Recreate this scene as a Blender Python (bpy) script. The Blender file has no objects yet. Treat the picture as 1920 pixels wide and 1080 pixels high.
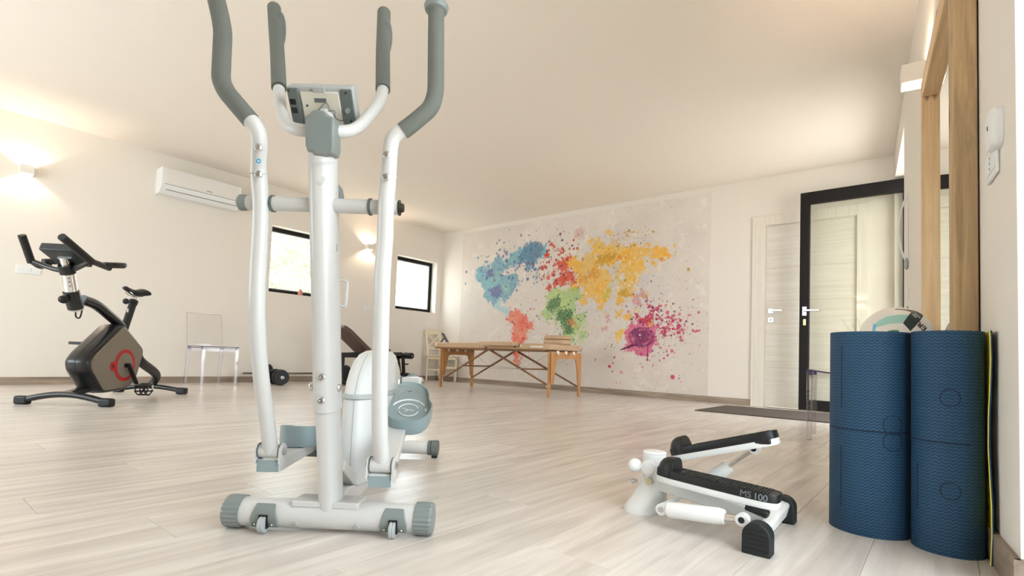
import bpy, bmesh, math, random
import numpy as np
from mathutils import Vector, Matrix

# ------------------------------------------------------------------ camera
CX, CY, CH = 7.14267, -6.61827, 0.46
YAW, PITCH, ROLL, FPX, PPX, PPY = 2.25991, 0.0508, 0.03831, 985.657, 957.416, 620.31
CO = np.array([CX, CY, CH])
_fw = np.array([math.cos(PITCH)*math.cos(YAW), math.cos(PITCH)*math.sin(YAW), math.sin(PITCH)])
_r = np.array([math.sin(YAW), -math.cos(YAW), 0.0]); _u = np.cross(_r, _fw)
CR = math.cos(ROLL)*_r + math.sin(ROLL)*_u
CU = -math.sin(ROLL)*_r + math.cos(ROLL)*_u
CF = _fw
scene = bpy.context.scene
cam_d = bpy.data.cameras.new('camera'); cam = bpy.data.objects.new('camera', cam_d)
scene.collection.objects.link(cam)
m = Matrix.Identity(4)
for i in range(3):
    m[i][0], m[i][1], m[i][2], m[i][3] = CR[i], CU[i], -CF[i], CO[i]
cam.matrix_world = m
cam_d.sensor_width = 36; cam_d.sensor_fit = 'HORIZONTAL'
cam_d.lens = FPX*36/1920
cam_d.shift_x = (960-PPX)/1920; cam_d.shift_y = (PPY-540)/1920
cam_d.clip_start = 0.02; cam_d.clip_end = 200
scene.camera = cam

# ------------------------------------------------------------------ light and exposure
WORLD = 4.0
EXPO = 1.07
w = bpy.data.worlds.new('sky'); scene.world = w; w.use_nodes = True
bg = w.node_tree.nodes['Background']; bg.inputs[0].default_value = (0.86, 0.925, 1.0, 1); bg.inputs[1].default_value = WORLD
sd = bpy.data.lights.new('sun', 'SUN'); sd.energy = 4; sd.angle = .02; sd.color = (1, .96, .9)
sun = bpy.data.objects.new('sun', sd); scene.collection.objects.link(sun); sun.rotation_euler = Vector((.0, -.62, -.78)).to_track_quat('-Z', 'Y').to_euler()
scene.view_settings.view_transform = 'Standard'; scene.view_settings.look = 'None'
scene.view_settings.gamma = 1.0; scene.view_settings.use_curve_mapping = False
scene.view_settings.exposure = EXPO

def portal(loc, direction, sx, sy):
    d = bpy.data.lights.new('daylight', 'AREA'); d.shape = 'RECTANGLE'; d.size = sx; d.size_y = sy
    d.cycles.is_portal = True
    o = bpy.data.objects.new('daylight', d); scene.collection.objects.link(o)
    o.location = loc; o.rotation_euler = Vector(direction).to_track_quat('-Z', 'Y').to_euler()
    return o

# ------------------------------------------------------------------ room numbers
HC = 2.71336                      # ceiling
R0, RA = 6.75793, 0.10062         # right wall: x at the mural wall, angle
RN = np.array([math.cos(RA), math.sin(RA), 0.0]); RD = np.array([math.sin(RA), -math.cos(RA), 0.0])
RP = np.array([R0, 0.0, 0.0])
def ray(q): return CF + CR*(q[0]-PPX)/FPX - CU*(q[1]-PPY)/FPX
def at(q, n, P):
    d = ray(q); n = np.array(n, float)
    return CO + d*(((np.array(P, float)-CO) @ n)/(d @ n))
def fl(q, z=0.0): return at(q, (0,0,1), (0,0,z))
def onx(q, x): return at(q, (1,0,0), (x,0,0))
def ony(q, y): return at(q, (0,1,0), (0,y,0))
def rw(s, off=0.0, z=0.0):        # point on the right wall: s metres from the mural wall, off metres into the room
    p = RP + RD*s - RN*off; return Vector((p[0], p[1], z))

# ------------------------------------------------------------------ materials
def lin(c):
    return tuple(((v/255)/12.92 if v/255 <= 0.04045 else ((v/255+0.055)/1.055)**2.4) for v in c)
_mats = {}
def mat(name, rgb, rough=0.5, metal=0.0, noise=0.0, nscale=30.0, bump=0.0, bscale=200.0, trans=0.0, ior=1.45, spec=0.5, coat=0.0, emit=None, estr=0.0):
    if name in _mats: return _mats[name]
    mt = bpy.data.materials.new(name); mt.use_nodes = True; nt = mt.node_tree; b = nt.nodes['Principled BSDF']
    c = lin(rgb); b.inputs['Base Color'].default_value = (*c, 1)
    b.inputs['Roughness'].default_value = rough; b.inputs['Metallic'].default_value = metal
    b.inputs['IOR'].default_value = ior; b.inputs['Specular IOR Level'].default_value = spec
    b.inputs['Transmission Weight'].default_value = trans; b.inputs['Coat Weight'].default_value = coat
    if emit: b.inputs['Emission Color'].default_value = (*emit, 1); b.inputs['Emission Strength'].default_value = estr
    if noise > 0 or bump > 0:
        tc = nt.nodes.new('ShaderNodeTexCoord')
    if noise > 0:
        n = nt.nodes.new('ShaderNodeTexNoise'); n.inputs['Scale'].default_value = nscale; n.inputs['Detail'].default_value = 5
        nt.links.new(tc.outputs['Object'], n.inputs['Vector'])
        mx = nt.nodes.new('ShaderNodeMix'); mx.data_type = 'RGBA'
        mx.inputs[6].default_value = (*[v*(1-noise) for v in c], 1); mx.inputs[7].default_value = (*[min(1, v*(1+noise)) for v in c], 1)
        nt.links.new(n.outputs['Fac'], mx.inputs[0]); nt.links.new(mx.outputs[2], b.inputs['Base Color'])
    if bump > 0:
        n2 = nt.nodes.new('ShaderNodeTexNoise'); n2.inputs['Scale'].default_value = bscale; n2.inputs['Detail'].default_value = 3
        nt.links.new(tc.outputs['Object'], n2.inputs['Vector'])
        bp = nt.nodes.new('ShaderNodeBump'); bp.inputs['Strength'].default_value = bump; bp.inputs['Distance'].default_value = 0.002
        nt.links.new(n2.outputs['Fac'], bp.inputs['Height']); nt.links.new(bp.outputs['Normal'], b.inputs['Normal'])
    _mats[name] = mt; return mt

def wood(name, c1, c2, axis=0, scale=6.0, stretch=14.0, rough=0.5, rand=0.0, bump=0.15, knots=False, spec=0.5, big=None):
    """grain stretched along the given object axis"""
    if name in _mats: return _mats[name]
    mt = bpy.data.materials.new(name); mt.use_nodes = True; nt = mt.node_tree; b = nt.nodes['Principled BSDF']
    tc = nt.nodes.new('ShaderNodeTexCoord'); mp = nt.nodes.new('ShaderNodeMapping')
    s = [scale*stretch]*3; s[axis] = scale; mp.inputs['Scale'].default_value = s
    nt.links.new(tc.outputs['Object'], mp.inputs['Vector'])
    src = mp.outputs['Vector']
    oi = nt.nodes.new('ShaderNodeObjectInfo')
    if rand > 0:
        mu = nt.nodes.new('ShaderNodeMath'); mu.operation = 'MULTIPLY'; mu.inputs[1].default_value = 57.0
        nt.links.new(oi.outputs['Random'], mu.inputs[0])
        ad = nt.nodes.new('ShaderNodeVectorMath'); ad.operation = 'ADD'
        nt.links.new(src, ad.inputs[0]); nt.links.new(mu.outputs[0], ad.inputs[1]); src = ad.outputs[0]
    n = nt.nodes.new('ShaderNodeTexNoise'); n.inputs['Scale'].default_value = 1.0; n.inputs['Detail'].default_value = 6; n.inputs['Roughness'].default_value = 0.62
    n.inputs['Distortion'].default_value = 0.6
    nt.links.new(src, n.inputs['Vector'])
    cr = nt.nodes.new('ShaderNodeValToRGB'); cr.color_ramp.elements[0].position = 0.33; cr.color_ramp.elements[1].position = 0.66
    cr.color_ramp.elements[0].color = (*lin(c1), 1); cr.color_ramp.elements[1].color = (*lin(c2), 1)
    nt.links.new(n.outputs['Fac'], cr.inputs['Fac']); col = cr.outputs['Color']
    if big:
        mp2 = nt.nodes.new('ShaderNodeMapping'); s2 = [big[0]]*3; s2[axis] = big[1]; mp2.inputs['Scale'].default_value = s2
        nt.links.new(tc.outputs['Object'], mp2.inputs['Vector'])
        ad2 = nt.nodes.new('ShaderNodeVectorMath'); ad2.operation = 'ADD'; nt.links.new(mp2.outputs[0], ad2.inputs[0])
        if rand > 0: nt.links.new(mu.outputs[0], ad2.inputs[1])
        n3 = nt.nodes.new('ShaderNodeTexNoise'); n3.inputs['Scale'].default_value = 1.0; n3.inputs['Detail'].default_value = 3; n3.inputs['Distortion'].default_value = 1.5
        nt.links.new(ad2.outputs[0], n3.inputs['Vector'])
        mr = nt.nodes.new('ShaderNodeMapRange'); mr.inputs['From Min'].default_value = .35; mr.inputs['From Max'].default_value = .65
        mr.inputs['To Min'].default_value = 1-big[2]; mr.inputs['To Max'].default_value = 1+big[2]
        nt.links.new(n3.outputs['Fac'], mr.inputs['Value'])
        h2 = nt.nodes.new('ShaderNodeHueSaturation'); nt.links.new(col, h2.inputs['Color']); nt.links.new(mr.outputs[0], h2.inputs['Value']); col = h2.outputs['Color']
    if knots:
        v = nt.nodes.new('ShaderNodeTexVoronoi'); mk = nt.nodes.new('ShaderNodeMapping'); sk = [9.0]*3; sk[axis] = 2.6; mk.inputs['Scale'].default_value = sk
        nt.links.new(tc.outputs['Object'], mk.inputs['Vector']); nt.links.new(mk.outputs[0], v.inputs['Vector']); v.inputs['Scale'].default_value = 1.0
        kr = nt.nodes.new('ShaderNodeValToRGB'); kr.color_ramp.elements[0].position = 0.06; kr.color_ramp.elements[1].position = 0.13
        kr.color_ramp.elements[0].color = (1,1,1,1); kr.color_ramp.elements[1].color = (0,0,0,1)
        nt.links.new(v.outputs['Distance'], kr.inputs['Fac'])
        mx = nt.nodes.new('ShaderNodeMix'); mx.data_type = 'RGBA'; mx.inputs[7].default_value = (*lin((112, 66, 38)), 1)
        nt.links.new(kr.outputs['Color'], mx.inputs[0]); nt.links.new(col, mx.inputs[6]); col = mx.outputs[2]
    if rand > 0:
        hs = nt.nodes.new('ShaderNodeHueSaturation'); mr = nt.nodes.new('ShaderNodeMapRange')
        mr.inputs['To Min'].default_value = 1-rand; mr.inputs['To Max'].default_value = 1+rand
        nt.links.new(oi.outputs['Random'], mr.inputs['Value']); nt.links.new(mr.outputs[0], hs.inputs['Value'])
        nt.links.new(col, hs.inputs['Color']); col = hs.outputs['Color']
    nt.links.new(col, b.inputs['Base Color']); b.inputs['Roughness'].default_value = rough; b.inputs['Specular IOR Level'].default_value = spec
    if bump > 0:
        bp = nt.nodes.new('ShaderNodeBump'); bp.inputs['Strength'].default_value = bump; bp.inputs['Distance'].default_value = 0.001
        nt.links.new(n.outputs['Fac'], bp.inputs['Height']); nt.links.new(bp.outputs['Normal'], b.inputs['Normal'])
    _mats[name] = mt; return mt

M_WALL = mat('wall_paint', (238, 230, 219), 0.75, bump=0.12, bscale=300, spec=0.3)
M_CEIL = mat('ceiling_paint', (250, 240, 228), 0.85, bump=0.1, bscale=250, spec=0.2)
M_WHITE = mat('white_enamel', (206, 205, 203), 0.3, coat=0.1)
M_WHITE2 = mat('stepper_white', (236, 236, 234), 0.35)
M_WPLAST = mat('white_plastic', (238, 238, 236), 0.4)
M_SHROUD = mat('white_shroud', (214, 215, 214), 0.32)
M_GREY = mat('grey_plastic', (128, 135, 133), 0.42, bump=0.05)
M_GREYD = mat('dark_grey_plastic', (102, 108, 106), 0.5, bump=0.05)
M_GREYL = mat('light_grey_plastic', (172, 176, 175), 0.45)
M_FOAM = mat('grey_foam', (108, 111, 105), 0.75, bump=0.5, bscale=900)
M_BLUEGREY = mat('blue_grey_plastic', (140, 156, 159), 0.35, bump=0.08, bscale=600)
M_STEEL = mat('bright_steel', (205, 207, 208), 0.22, metal=1.0)
M_CHROME = mat('chrome', (230, 228, 224), 0.08, metal=1.0)
M_BLACK = mat('black_plastic', (24, 25, 26), 0.42)
M_BLACKM = mat('black_metal', (22, 23, 25), 0.3, coat=0.3)
M_RUBBER = mat('black_rubber', (26, 30, 31), 0.6, bump=0.2)
M_FRAME = mat('anthracite_frame', (28, 25, 23), 0.6, spec=0.25)
M_TAUPE = mat('taupe_panel', (133, 122, 108), 0.45, noise=0.06)
M_RED = mat('red_trim', (190, 30, 38), 0.4)
M_BROWNPAD = mat('brown_vinyl', (92, 72, 62), 0.5, bump=0.3, bscale=400)
M_CREAM = mat('cream_vinyl', (200, 168, 134), 0.45, bump=0.3, bscale=350)
M_CREAM2 = mat('cream_paint', (236, 222, 192), 0.45)
M_NAVY = None
M_YEL = mat('yellow_foam', (236, 214, 92), 0.7)
M_KNOB = mat('ivory_plastic', (240, 230, 212), 0.4)
M_DARKLINE = mat('dark_gap', (60, 48, 38), 0.7)
M_BASE = wood('baseboard_wood', (132, 116, 100), (176, 158, 140), axis=1, scale=2.0, stretch=14, rough=0.55)
M_BASEX = wood('baseboard_wood_x', (132, 116, 100), (176, 158, 140), axis=0, scale=2.0, stretch=14, rough=0.55)
M_PLANK = wood('floor_plank', (203, 192, 183), (227, 219, 211), axis=1, scale=1.1, stretch=20, rough=0.27, rand=0.025, bump=0.08, spec=0.5, big=(9.0, 1.8, 0.06))
M_DOOR = wood('bleached_door', (226, 217, 202), (239, 232, 221), axis=0, scale=1.5, stretch=26, rough=0.5, bump=0.1)
M_CASING = wood('bleached_casing', (228, 219, 203), (239, 232, 220), axis=2, scale=1.5, stretch=26, rough=0.5, bump=0.1)
M_PINE = wood('pine_timber', (212, 172, 126), (238, 206, 162), axis=2, scale=1.6, stretch=24, rough=0.6, bump=0.35, knots=True)
M_PINEX = wood('pine_timber_rail', (212, 172, 126), (238, 206, 162), axis=1, scale=1.6, stretch=24, rough=0.6, bump=0.35, knots=True)
M_ROUGH = wood('weathered_timber', (160, 134, 100), (212, 178, 134), axis=2, scale=2.2, stretch=16, rough=0.75, bump=0.5, knots=True)
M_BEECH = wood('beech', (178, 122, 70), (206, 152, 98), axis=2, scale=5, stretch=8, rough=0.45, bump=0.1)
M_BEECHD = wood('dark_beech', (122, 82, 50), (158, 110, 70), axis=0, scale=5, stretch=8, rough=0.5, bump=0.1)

def glass(name, tint=(1,1,1), rough=0.0, ior=1.45, thin=True, refl=1.0):
    mt = bpy.data.materials.new(name); mt.use_nodes = True; nt = mt.node_tree
    for n in list(nt.nodes): nt.nodes.remove(n)
    out = nt.nodes.new('ShaderNodeOutputMaterial')
    if thin:
        t = nt.nodes.new('ShaderNodeBsdfTransparent'); t.inputs[0].default_value = (*tint, 1)
        g = nt.nodes.new('ShaderNodeBsdfGlossy'); g.inputs['Roughness'].default_value = rough
        f = nt.nodes.new('ShaderNodeFresnel'); ge = nt.nodes.new('ShaderNodeNewGeometry'); mr = nt.nodes.new('ShaderNodeMapRange')   # same reflectance on both faces of the thin sheet
        mr.inputs['To Min'].default_value = ior; mr.inputs['To Max'].default_value = 1/ior; nt.links.new(ge.outputs['Backfacing'], mr.inputs['Value']); nt.links.new(mr.outputs[0], f.inputs[0])
        mu = nt.nodes.new('ShaderNodeMath'); mu.operation = 'MULTIPLY'; mu.inputs[1].default_value = refl
        mx = nt.nodes.new('ShaderNodeMixShader')
        nt.links.new(f.outputs[0], mu.inputs[0]); nt.links.new(mu.outputs[0], mx.inputs[0]); nt.links.new(t.outputs[0], mx.inputs[1]); nt.links.new(g.outputs[0], mx.inputs[2])
        nt.links.new(mx.outputs[0], out.inputs[0])
    else:
        g = nt.nodes.new('ShaderNodeBsdfGlass'); g.inputs['Color'].default_value = (*tint, 1); g.inputs['IOR'].default_value = ior; g.inputs['Roughness'].default_value = rough
        nt.links.new(g.outputs[0], out.inputs[0])
    return mt
M_GLASS = glass('window_glass', (0.97, 0.99, 0.98))
M_DOORGLASS = glass('door_glass', (0.96, 0.965, 0.94), ior=1.6, refl=1.2)
M_GHOST = glass('clear_polycarbonate', (0.99, 0.988, 0.99), ior=1.5, refl=.5)
M_GHOSTL = glass('clear_polycarbonate_leg', (0.90, 0.885, 0.90), ior=1.5, refl=2.5)
M_GHOSTE = mat('violet_edge', (86, 72, 130), 0.15, trans=0.3)
M_MIRROR = mat('mirror_silver', (238, 240, 238), 0.0, metal=1.0)

# ------------------------------------------------------------------ mesh helpers
class MB:
    def __init__(self): self.v = []; self.f = []; self.mi = []; self.cur = 0
    def add(self, vs, fs):
        o = len(self.v); self.v += [tuple(float(c) for c in p) for p in vs]
        self.f += [tuple(i+o for i in f) for f in fs]; self.mi += [self.cur]*len(fs); return self
    def box(self, c, s, R=None):
        hx, hy, hz = s[0]/2, s[1]/2, s[2]/2; c = Vector(c)
        vs = []
        for dz in (-hz, hz):
            for dx, dy in ((-hx,-hy),(hx,-hy),(hx,hy),(-hx,hy)):
                p = Vector((dx, dy, dz))
                if R is not None: p = R @ p
                vs.append(c+p)
        return self.add(vs, [(3,2,1,0),(4,5,6,7),(0,1,5,4),(1,2,6,5),(2,3,7,6),(3,0,4,7)])
    def b2(self, a, b):   # box from two corners
        a = Vector(a); b = Vector(b); return self.box((a+b)/2, [abs(b[i]-a[i]) for i in range(3)])
    def bar(self, p, q, wd, h, up=(0,0,1), ext=0.0):
        p = Vector(p); q = Vector(q); d = (q-p); L = d.length; d.normalize(); up = Vector(up)
        if abs(d.dot(up)) > .98: up = Vector((1,0,0))
        s = d.cross(up).normalized(); u = s.cross(d)
        R = Matrix((d, s, u)).transposed()
        return self.box((p+q)/2, (L+ext, wd, h), R)
    def tube(self, pts, r, n=14, caps=True, sx=1.0, ref=None):
        """r: number or list; sx flattens along the first side axis"""
        P = [Vector(p) for p in pts]; N = len(P)
        rr = r if isinstance(r, (list, tuple)) else [r]*N
        T = []
        for i in range(N):
            if i == 0: t = P[1]-P[0]
            elif i == N-1: t = P[-1]-P[-2]
            else: t = (P[i+1]-P[i]).normalized()+(P[i]-P[i-1]).normalized()
            T.append(t.normalized())
        up = Vector(ref) if ref is not None else Vector((0,0,1))
        if abs(T[0].dot(up)) > .95: up = Vector((0,1,0)) if ref is None else Vector((1,0,0))
        a = (up - T[0]*up.dot(T[0])).normalized()
        vs = []
        for i in range(N):
            if i > 0:
                a = (a - T[i]*a.dot(T[i])).normalized()
            b = T[i].cross(a)
            for k in range(n):
                an = 2*math.pi*k/n
                vs.append(P[i] + (a*math.cos(an)*sx + b*math.sin(an))*rr[i])
        fs = []
        for i in range(N-1):
            for k in range(n):
                k2 = (k+1) % n
                fs.append((i*n+k, i*n+k2, (i+1)*n+k2, (i+1)*n+k))
        if caps:
            fs.append(tuple(range(n-1, -1, -1))); fs.append(tuple((N-1)*n+k for k in range(n)))
        return self.add(vs, fs)
    def cyl(self, p, q, r, n=20, r2=None): return self.tube([p, q], [r, r if r2 is None else r2], n)
    def prism(self, poly, frame, t0, t1):
        """poly 2d points; frame (O, X, Y, N): extruded along N from t0 to t1"""
        O, X, Y, N = [Vector(v) for v in frame]; k = len(poly)
        vs = [O+X*p[0]+Y*p[1]+N*t0 for p in poly]+[O+X*p[0]+Y*p[1]+N*t1 for p in poly]
        ar = sum(poly[i][0]*poly[(i+1)%k][1]-poly[(i+1)%k][0]*poly[i][1] for i in range(k))*X.cross(Y).dot(N)*(t1-t0)
        fs = [tuple(range(k-1,-1,-1)), tuple(range(k, 2*k))]+[(i, (i+1)%k, k+(i+1)%k, k+i) for i in range(k)]
        if ar < 0: fs = [tuple(reversed(f)) for f in fs]
        return self.add(vs, fs)
    def ell(self, c, r, n=20, m_=12, R=None):
        c = Vector(c); vs = []
        for i in range(m_+1):
            th = math.pi*i/m_
            for k in range(n):
                ph = 2*math.pi*k/n
                p = Vector((r[0]*math.sin(th)*math.cos(ph), r[1]*math.sin(th)*math.sin(ph), r[2]*math.cos(th)))
                if R is not None: p = R @ p
                vs.append(c+p)
        fs = []
        for i in range(m_):
            for k in range(n):
                k2 = (k+1) % n
                if i == 0: fs.append((k, n+k, n+k2))
                elif i == m_-1: fs.append((i*n+k, (i+1)*n+k, i*n+k2))
                else: fs.append((i*n+k, (i+1)*n+k, (i+1)*n+k2, i*n+k2))
        return self.add(vs, fs)
    def lathe(self, prof, O, A, n=28, X=None):
        """prof: (r, h) along axis A from O"""
        O = Vector(O); A = Vector(A).normalized()
        X = Vector((1,0,0)) if abs(A.x) < .9 else Vector((0,1,0))
        X = (X-A*X.dot(A)).normalized(); Y = A.cross(X); vs = []
        for r, h in prof:
            for k in range(n):
                an = 2*math.pi*k/n; vs.append(O+A*h+(X*math.cos(an)+Y*math.sin(an))*r)
        fs = [tuple(range(n-1,-1,-1))]
        for i in range(len(prof)-1):
            for k in range(n):
                k2 = (k+1) % n; fs.append((i*n+k, i*n+k2, (i+1)*n+k2, (i+1)*n+k))
        fs.append(tuple((len(prof)-1)*n+k for k in range(n)))
        return self.add(vs, fs)
    def loft(self, rings, caps=True):
        n = len(rings[0]); vs = [p for r in rings for p in r]; fs = []
        for i in range(len(rings)-1):
            for k in range(n):
                k2 = (k+1) % n; fs.append((i*n+k, i*n+k2, (i+1)*n+k2, (i+1)*n+k))
        if caps: fs.append(tuple(range(n-1,-1,-1))); fs.append(tuple((len(rings)-1)*n+k for k in range(n)))
        return self.add(vs, fs)
    def build(self, name, material, parent=None, bevel=0.0, smooth=True, seg=2, ang=32):
        me = bpy.data.meshes.new(name); me.from_pydata(self.v, [], self.f); 
        bm = bmesh.new(); bm.from_mesh(me); bmesh.ops.recalc_face_normals(bm, faces=bm.faces); bm.to_mesh(me); bm.free()
        ms = material if isinstance(material, (list, tuple)) else [material]
        for x in ms: me.materials.append(x)
        if len(ms) > 1: me.polygons.foreach_set('material_index', self.mi)
        if smooth:
            me.polygons.foreach_set('use_smooth', [True]*len(me.polygons)); me.set_sharp_from_angle(angle=math.radians(ang))
        o = bpy.data.objects.new(name, me); scene.collection.objects.link(o)
        if parent is not None: o.parent = parent
        if bevel > 0:
            bv = o.modifiers.new('bevel', 'BEVEL'); bv.width = bevel; bv.segments = seg; bv.limit_method = 'ANGLE'; bv.angle_limit = math.radians(40); bv.harden_normals = False
        return o

def bez(pts, n=6):
    """smooth catmull-rom path through points"""
    P = [Vector(p) for p in pts]; out = []
    for i in range(len(P)-1):
        p0 = P[i-1] if i > 0 else P[i]*2-P[i+1]; p1, p2 = P[i], P[i+1]; p3 = P[i+2] if i+2 < len(P) else P[i+1]*2-P[i]
        for k in range(n):
            t = k/n
            out.append(0.5*((2*p1)+(p2-p0)*t+(2*p0-5*p1+4*p2-p3)*t*t+(3*p1-p0-3*p2+p3)*t**3))
    out.append(P[-1]); return out
def fillet(pts, r, n=6):
    """polyline with rounded corners"""
    P = [Vector(p) for p in pts]; out = [P[0]]
    for i in range(1, len(P)-1):
        a = (P[i-1]-P[i]); b = (P[i+1]-P[i]); la, lb = a.length, b.length; rr = min(r, la*.45, lb*.45)
        s = P[i]+a.normalized()*rr; e = P[i]+b.normalized()*rr
        for k in range(n+1):
            t = k/n; out.append(s*(1-t)**2+P[i]*2*t*(1-t)+e*t*t)
    out.append(P[-1]); return out

def thing(name, label, cat, loc=(0,0,0), rz=0.0, group=None):
    o = bpy.data.objects.new(name, None); scene.collection.objects.link(o); o.empty_display_size = .1
    o.location = loc; o.rotation_euler = (0,0,rz); o['label'] = label; o['category'] = cat
    if group: o['group'] = group
    return o
def tag(o, label, cat, group=None, kind=None):
    o['label'] = label; o['category'] = cat
    if group: o['group'] = group
    if kind: o['kind'] = kind
    return o
def struct(o, label=None, cat=None):
    o['kind'] = 'structure'
    if label: o['label'] = label
    if cat: o['category'] = cat
    return o
def emptys(name, label, cat, loc=(0,0,0)):
    o = bpy.data.objects.new(name, None); scene.collection.objects.link(o); o.location = loc; return struct(o, label, cat)
def dup(root, loc, rz, label, group=None):
    r = root.copy(); scene.collection.objects.link(r); r.location = loc; r.rotation_euler = (0,0,rz); r['label'] = label
    for ch in list(root.children):
        c = ch.copy(); scene.collection.objects.link(c); c.parent = r
        for g in ch.children:
            d = g.copy(); scene.collection.objects.link(d); d.parent = c
    return r
def text_mesh(name, s, size, frame, material, parent, depth=0.001, bold=0.0, warp=None):
    cu = bpy.data.curves.new(name, 'FONT'); cu.body = s; cu.size = size; cu.extrude = depth; cu.offset = bold; cu.align_x = 'CENTER'; cu.align_y = 'CENTER'
    ob = bpy.data.objects.new(name, cu); me = bpy.data.meshes.new_from_object(ob); bpy.data.objects.remove(ob)
    O, X, Y, N = [Vector(v) for v in frame]
    for v in me.vertices:
        c = v.co; p = O+X*c.x+Y*c.y+N*c.z
        v.co = warp(p, c.z) if warp else p
    me.materials.clear(); me.materials.append(material)
    o = bpy.data.objects.new(name, me); scene.collection.objects.link(o)
    if parent is not None: o.parent = parent
    return o

YB = -8.9                                    # rear wall behind the camera
# ================================================================== FLOOR of planks
root = emptys('floor', 'pale greyed oak plank floor', 'floor')
MB().b2((-0.3, YB-.2, -0.12), (8.2, 0.3, -0.006)).build('subfloor', mat('subfloor_grey', (90, 80, 70), 0.9), root, smooth=False)
PW, PL = 0.212, 1.32
pm = MB().b2((-PW/2+.0004, -PL/2+.0004, -0.008), (PW/2-.0004, PL/2-.0004, 0)).build('plank', M_PLANK, root, bevel=0.0006, smooth=False, seg=1)
random.seed(4); first = True; xcol = 0; x = PW/2
while x < 7.9:
    off = [0, .52, .2, .78, .38, .64, .1][xcol % 7]*PL; y = 0.0-off+PL/2
    while y > YB-PL/2:
        xr = R0+abs(min(y, 0))*math.tan(RA)+.5
        if x < xr:
            if first: o = pm; first = False
            else: o = pm.copy(); scene.collection.objects.link(o)
            y0 = min(y, 0.0) if y-PL/2 < 0 else None
            o.location = (x, y, 0); o.parent = root
        y -= PL
    x += PW; xcol += 1

# ================================================================== WALLS
def wall_holes(name, O, X, N, L, H, T, holes, material, label, cat='wall'):
    """wall slab starting at O along X (unit), thickness T behind the face (direction -N); holes (x0,x1,z0,z1)"""
    O, X, N = Vector(O), Vector(X), Vector(N)
    xs = sorted({0.0, L, *[h[0] for h in holes], *[h[1] for h in holes]}); zs = sorted({-0.0, H, *[h[2] for h in holes], *[h[3] for h in holes]})
    nx, nz = len(xs)-1, len(zs)-1
    solid = [[not any(h[0]-1e-6 <= (xs[i]+xs[i+1])/2 <= h[1] and h[2] <= (zs[k]+zs[k+1])/2 <= h[3] for h in holes) for k in range(nz)] for i in range(nx)]
    mb = MB(); P = lambda x, z, t: O+X*x+Vector((0,0,z))-N*t
    def q(*p): mb.add(p, [(0,1,2,3)])
    for i in range(nx):
        for k in range(nz):
            if not solid[i][k]: continue
            x0, x1, z0, z1 = xs[i], xs[i+1], zs[k], zs[k+1]
            q(P(x0,z0,0), P(x1,z0,0), P(x1,z1,0), P(x0,z1,0)); q(P(x0,z0,T), P(x1,z0,T), P(x1,z1,T), P(x0,z1,T))
            if i == 0 or not solid[i-1][k]: q(P(x0,z0,0), P(x0,z1,0), P(x0,z1,T), P(x0,z0,T))
            if i == nx-1 or not solid[i+1][k]: q(P(x1,z0,0), P(x1,z1,0), P(x1,z1,T), P(x1,z0,T))
            if k == 0 or not solid[i][k-1]: q(P(x0,z0,0), P(x1,z0,0), P(x1,z0,T), P(x0,z0,T))
            if k == nz-1 or not solid[i][k+1]: q(P(x0,z1,0), P(x1,z1,0), P(x1,z1,T), P(x0,z1,T))
    bm = bmesh.new(); me = bpy.data.meshes.new(name); me.from_pydata(mb.v, [], mb.f); bm.from_mesh(me)
    bmesh.ops.remove_doubles(bm, verts=bm.verts, dist=1e-5); bmesh.ops.recalc_face_normals(bm, faces=bm.faces); bm.to_mesh(me); bm.free()
    me.materials.append(material); o = bpy.data.objects.new(name, me); scene.collection.objects.link(o)
    return struct(o, label, cat)

W1 = (-3.20, -2.30, 1.24, 2.165); W2 = (-1.035, -0.135, 1.215, 2.135)
wall_holes('wall_left', (0,0,0), (0,-1,0), (1,0,0), 8.9, HC, 0.30, [(-W1[1], -W1[0], W1[2], W1[3]), (-W2[1], -W2[0], W2[2], W2[3])], M_WALL, 'warm white wall with two dark framed windows')
DL, DR, DT = 5.535, 6.436, 2.125
wall_holes('wall_back', (-.3,0,0), (1,0,0), (0,-1,0), 7.6, HC, 0.15, [(DL+.3, DR+.3, 0.0, DT)], M_WALL, 'white end wall carrying the mural and the pale wooden door')
S0, S1, S2, S3 = 0.12, 1.50, 5.08, 6.5      # along right wall: door opening, then big glazed opening
ZS = 2.425
wall_holes('wall_right', (RP[0], RP[1], 0), RD, -RN, 9.0, HC, 0.32, [(S0, S1, 0.0, ZS), (S2, S3, 0.0, 2.42)], M_WALL, 'white side wall behind the timber mirror')
wall_holes('wall_rear', (0, YB, 0), (1,0,0), (0,1,0), 7.75, HC, 0.2, [(0.6, 4.4, 0.35, 2.35)], M_WALL, 'white wall behind the camera')
struct(MB().b2((-0.3, YB-.2, HC), (8.2, 0.15, HC+.12)).build('ceiling', M_CEIL, smooth=False), 'smooth peach white ceiling', 'ceiling')

# baseboards
BH = 0.078
struct(MB().b2((0, YB, 0.0005), (0.013, 0, BH)).build('baseboard_left', M_BASE, bevel=.001), 'grey oak baseboard under the windows', 'baseboard')
struct(MB().b2((0.0131, -0.013, 0.0005), (5.39, 0, BH)).build('baseboard_back', M_BASEX, bevel=.001), 'grey oak baseboard under the mural', 'baseboard')
mb = MB()
a = rw(S1+.01, .0065, BH/2); b = rw(S2+.012, .0065, BH/2); mb.bar(a, b, .013, BH)
a = rw(S2+.0065, .0135, BH/2); b = rw(S2+.0065, -.16, BH/2); mb.bar(a, b, .013, BH)
struct(mb.build('baseboard_right', M_BASE, bevel=.001), 'grey oak baseboard wrapping the wall end', 'baseboard')

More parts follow.
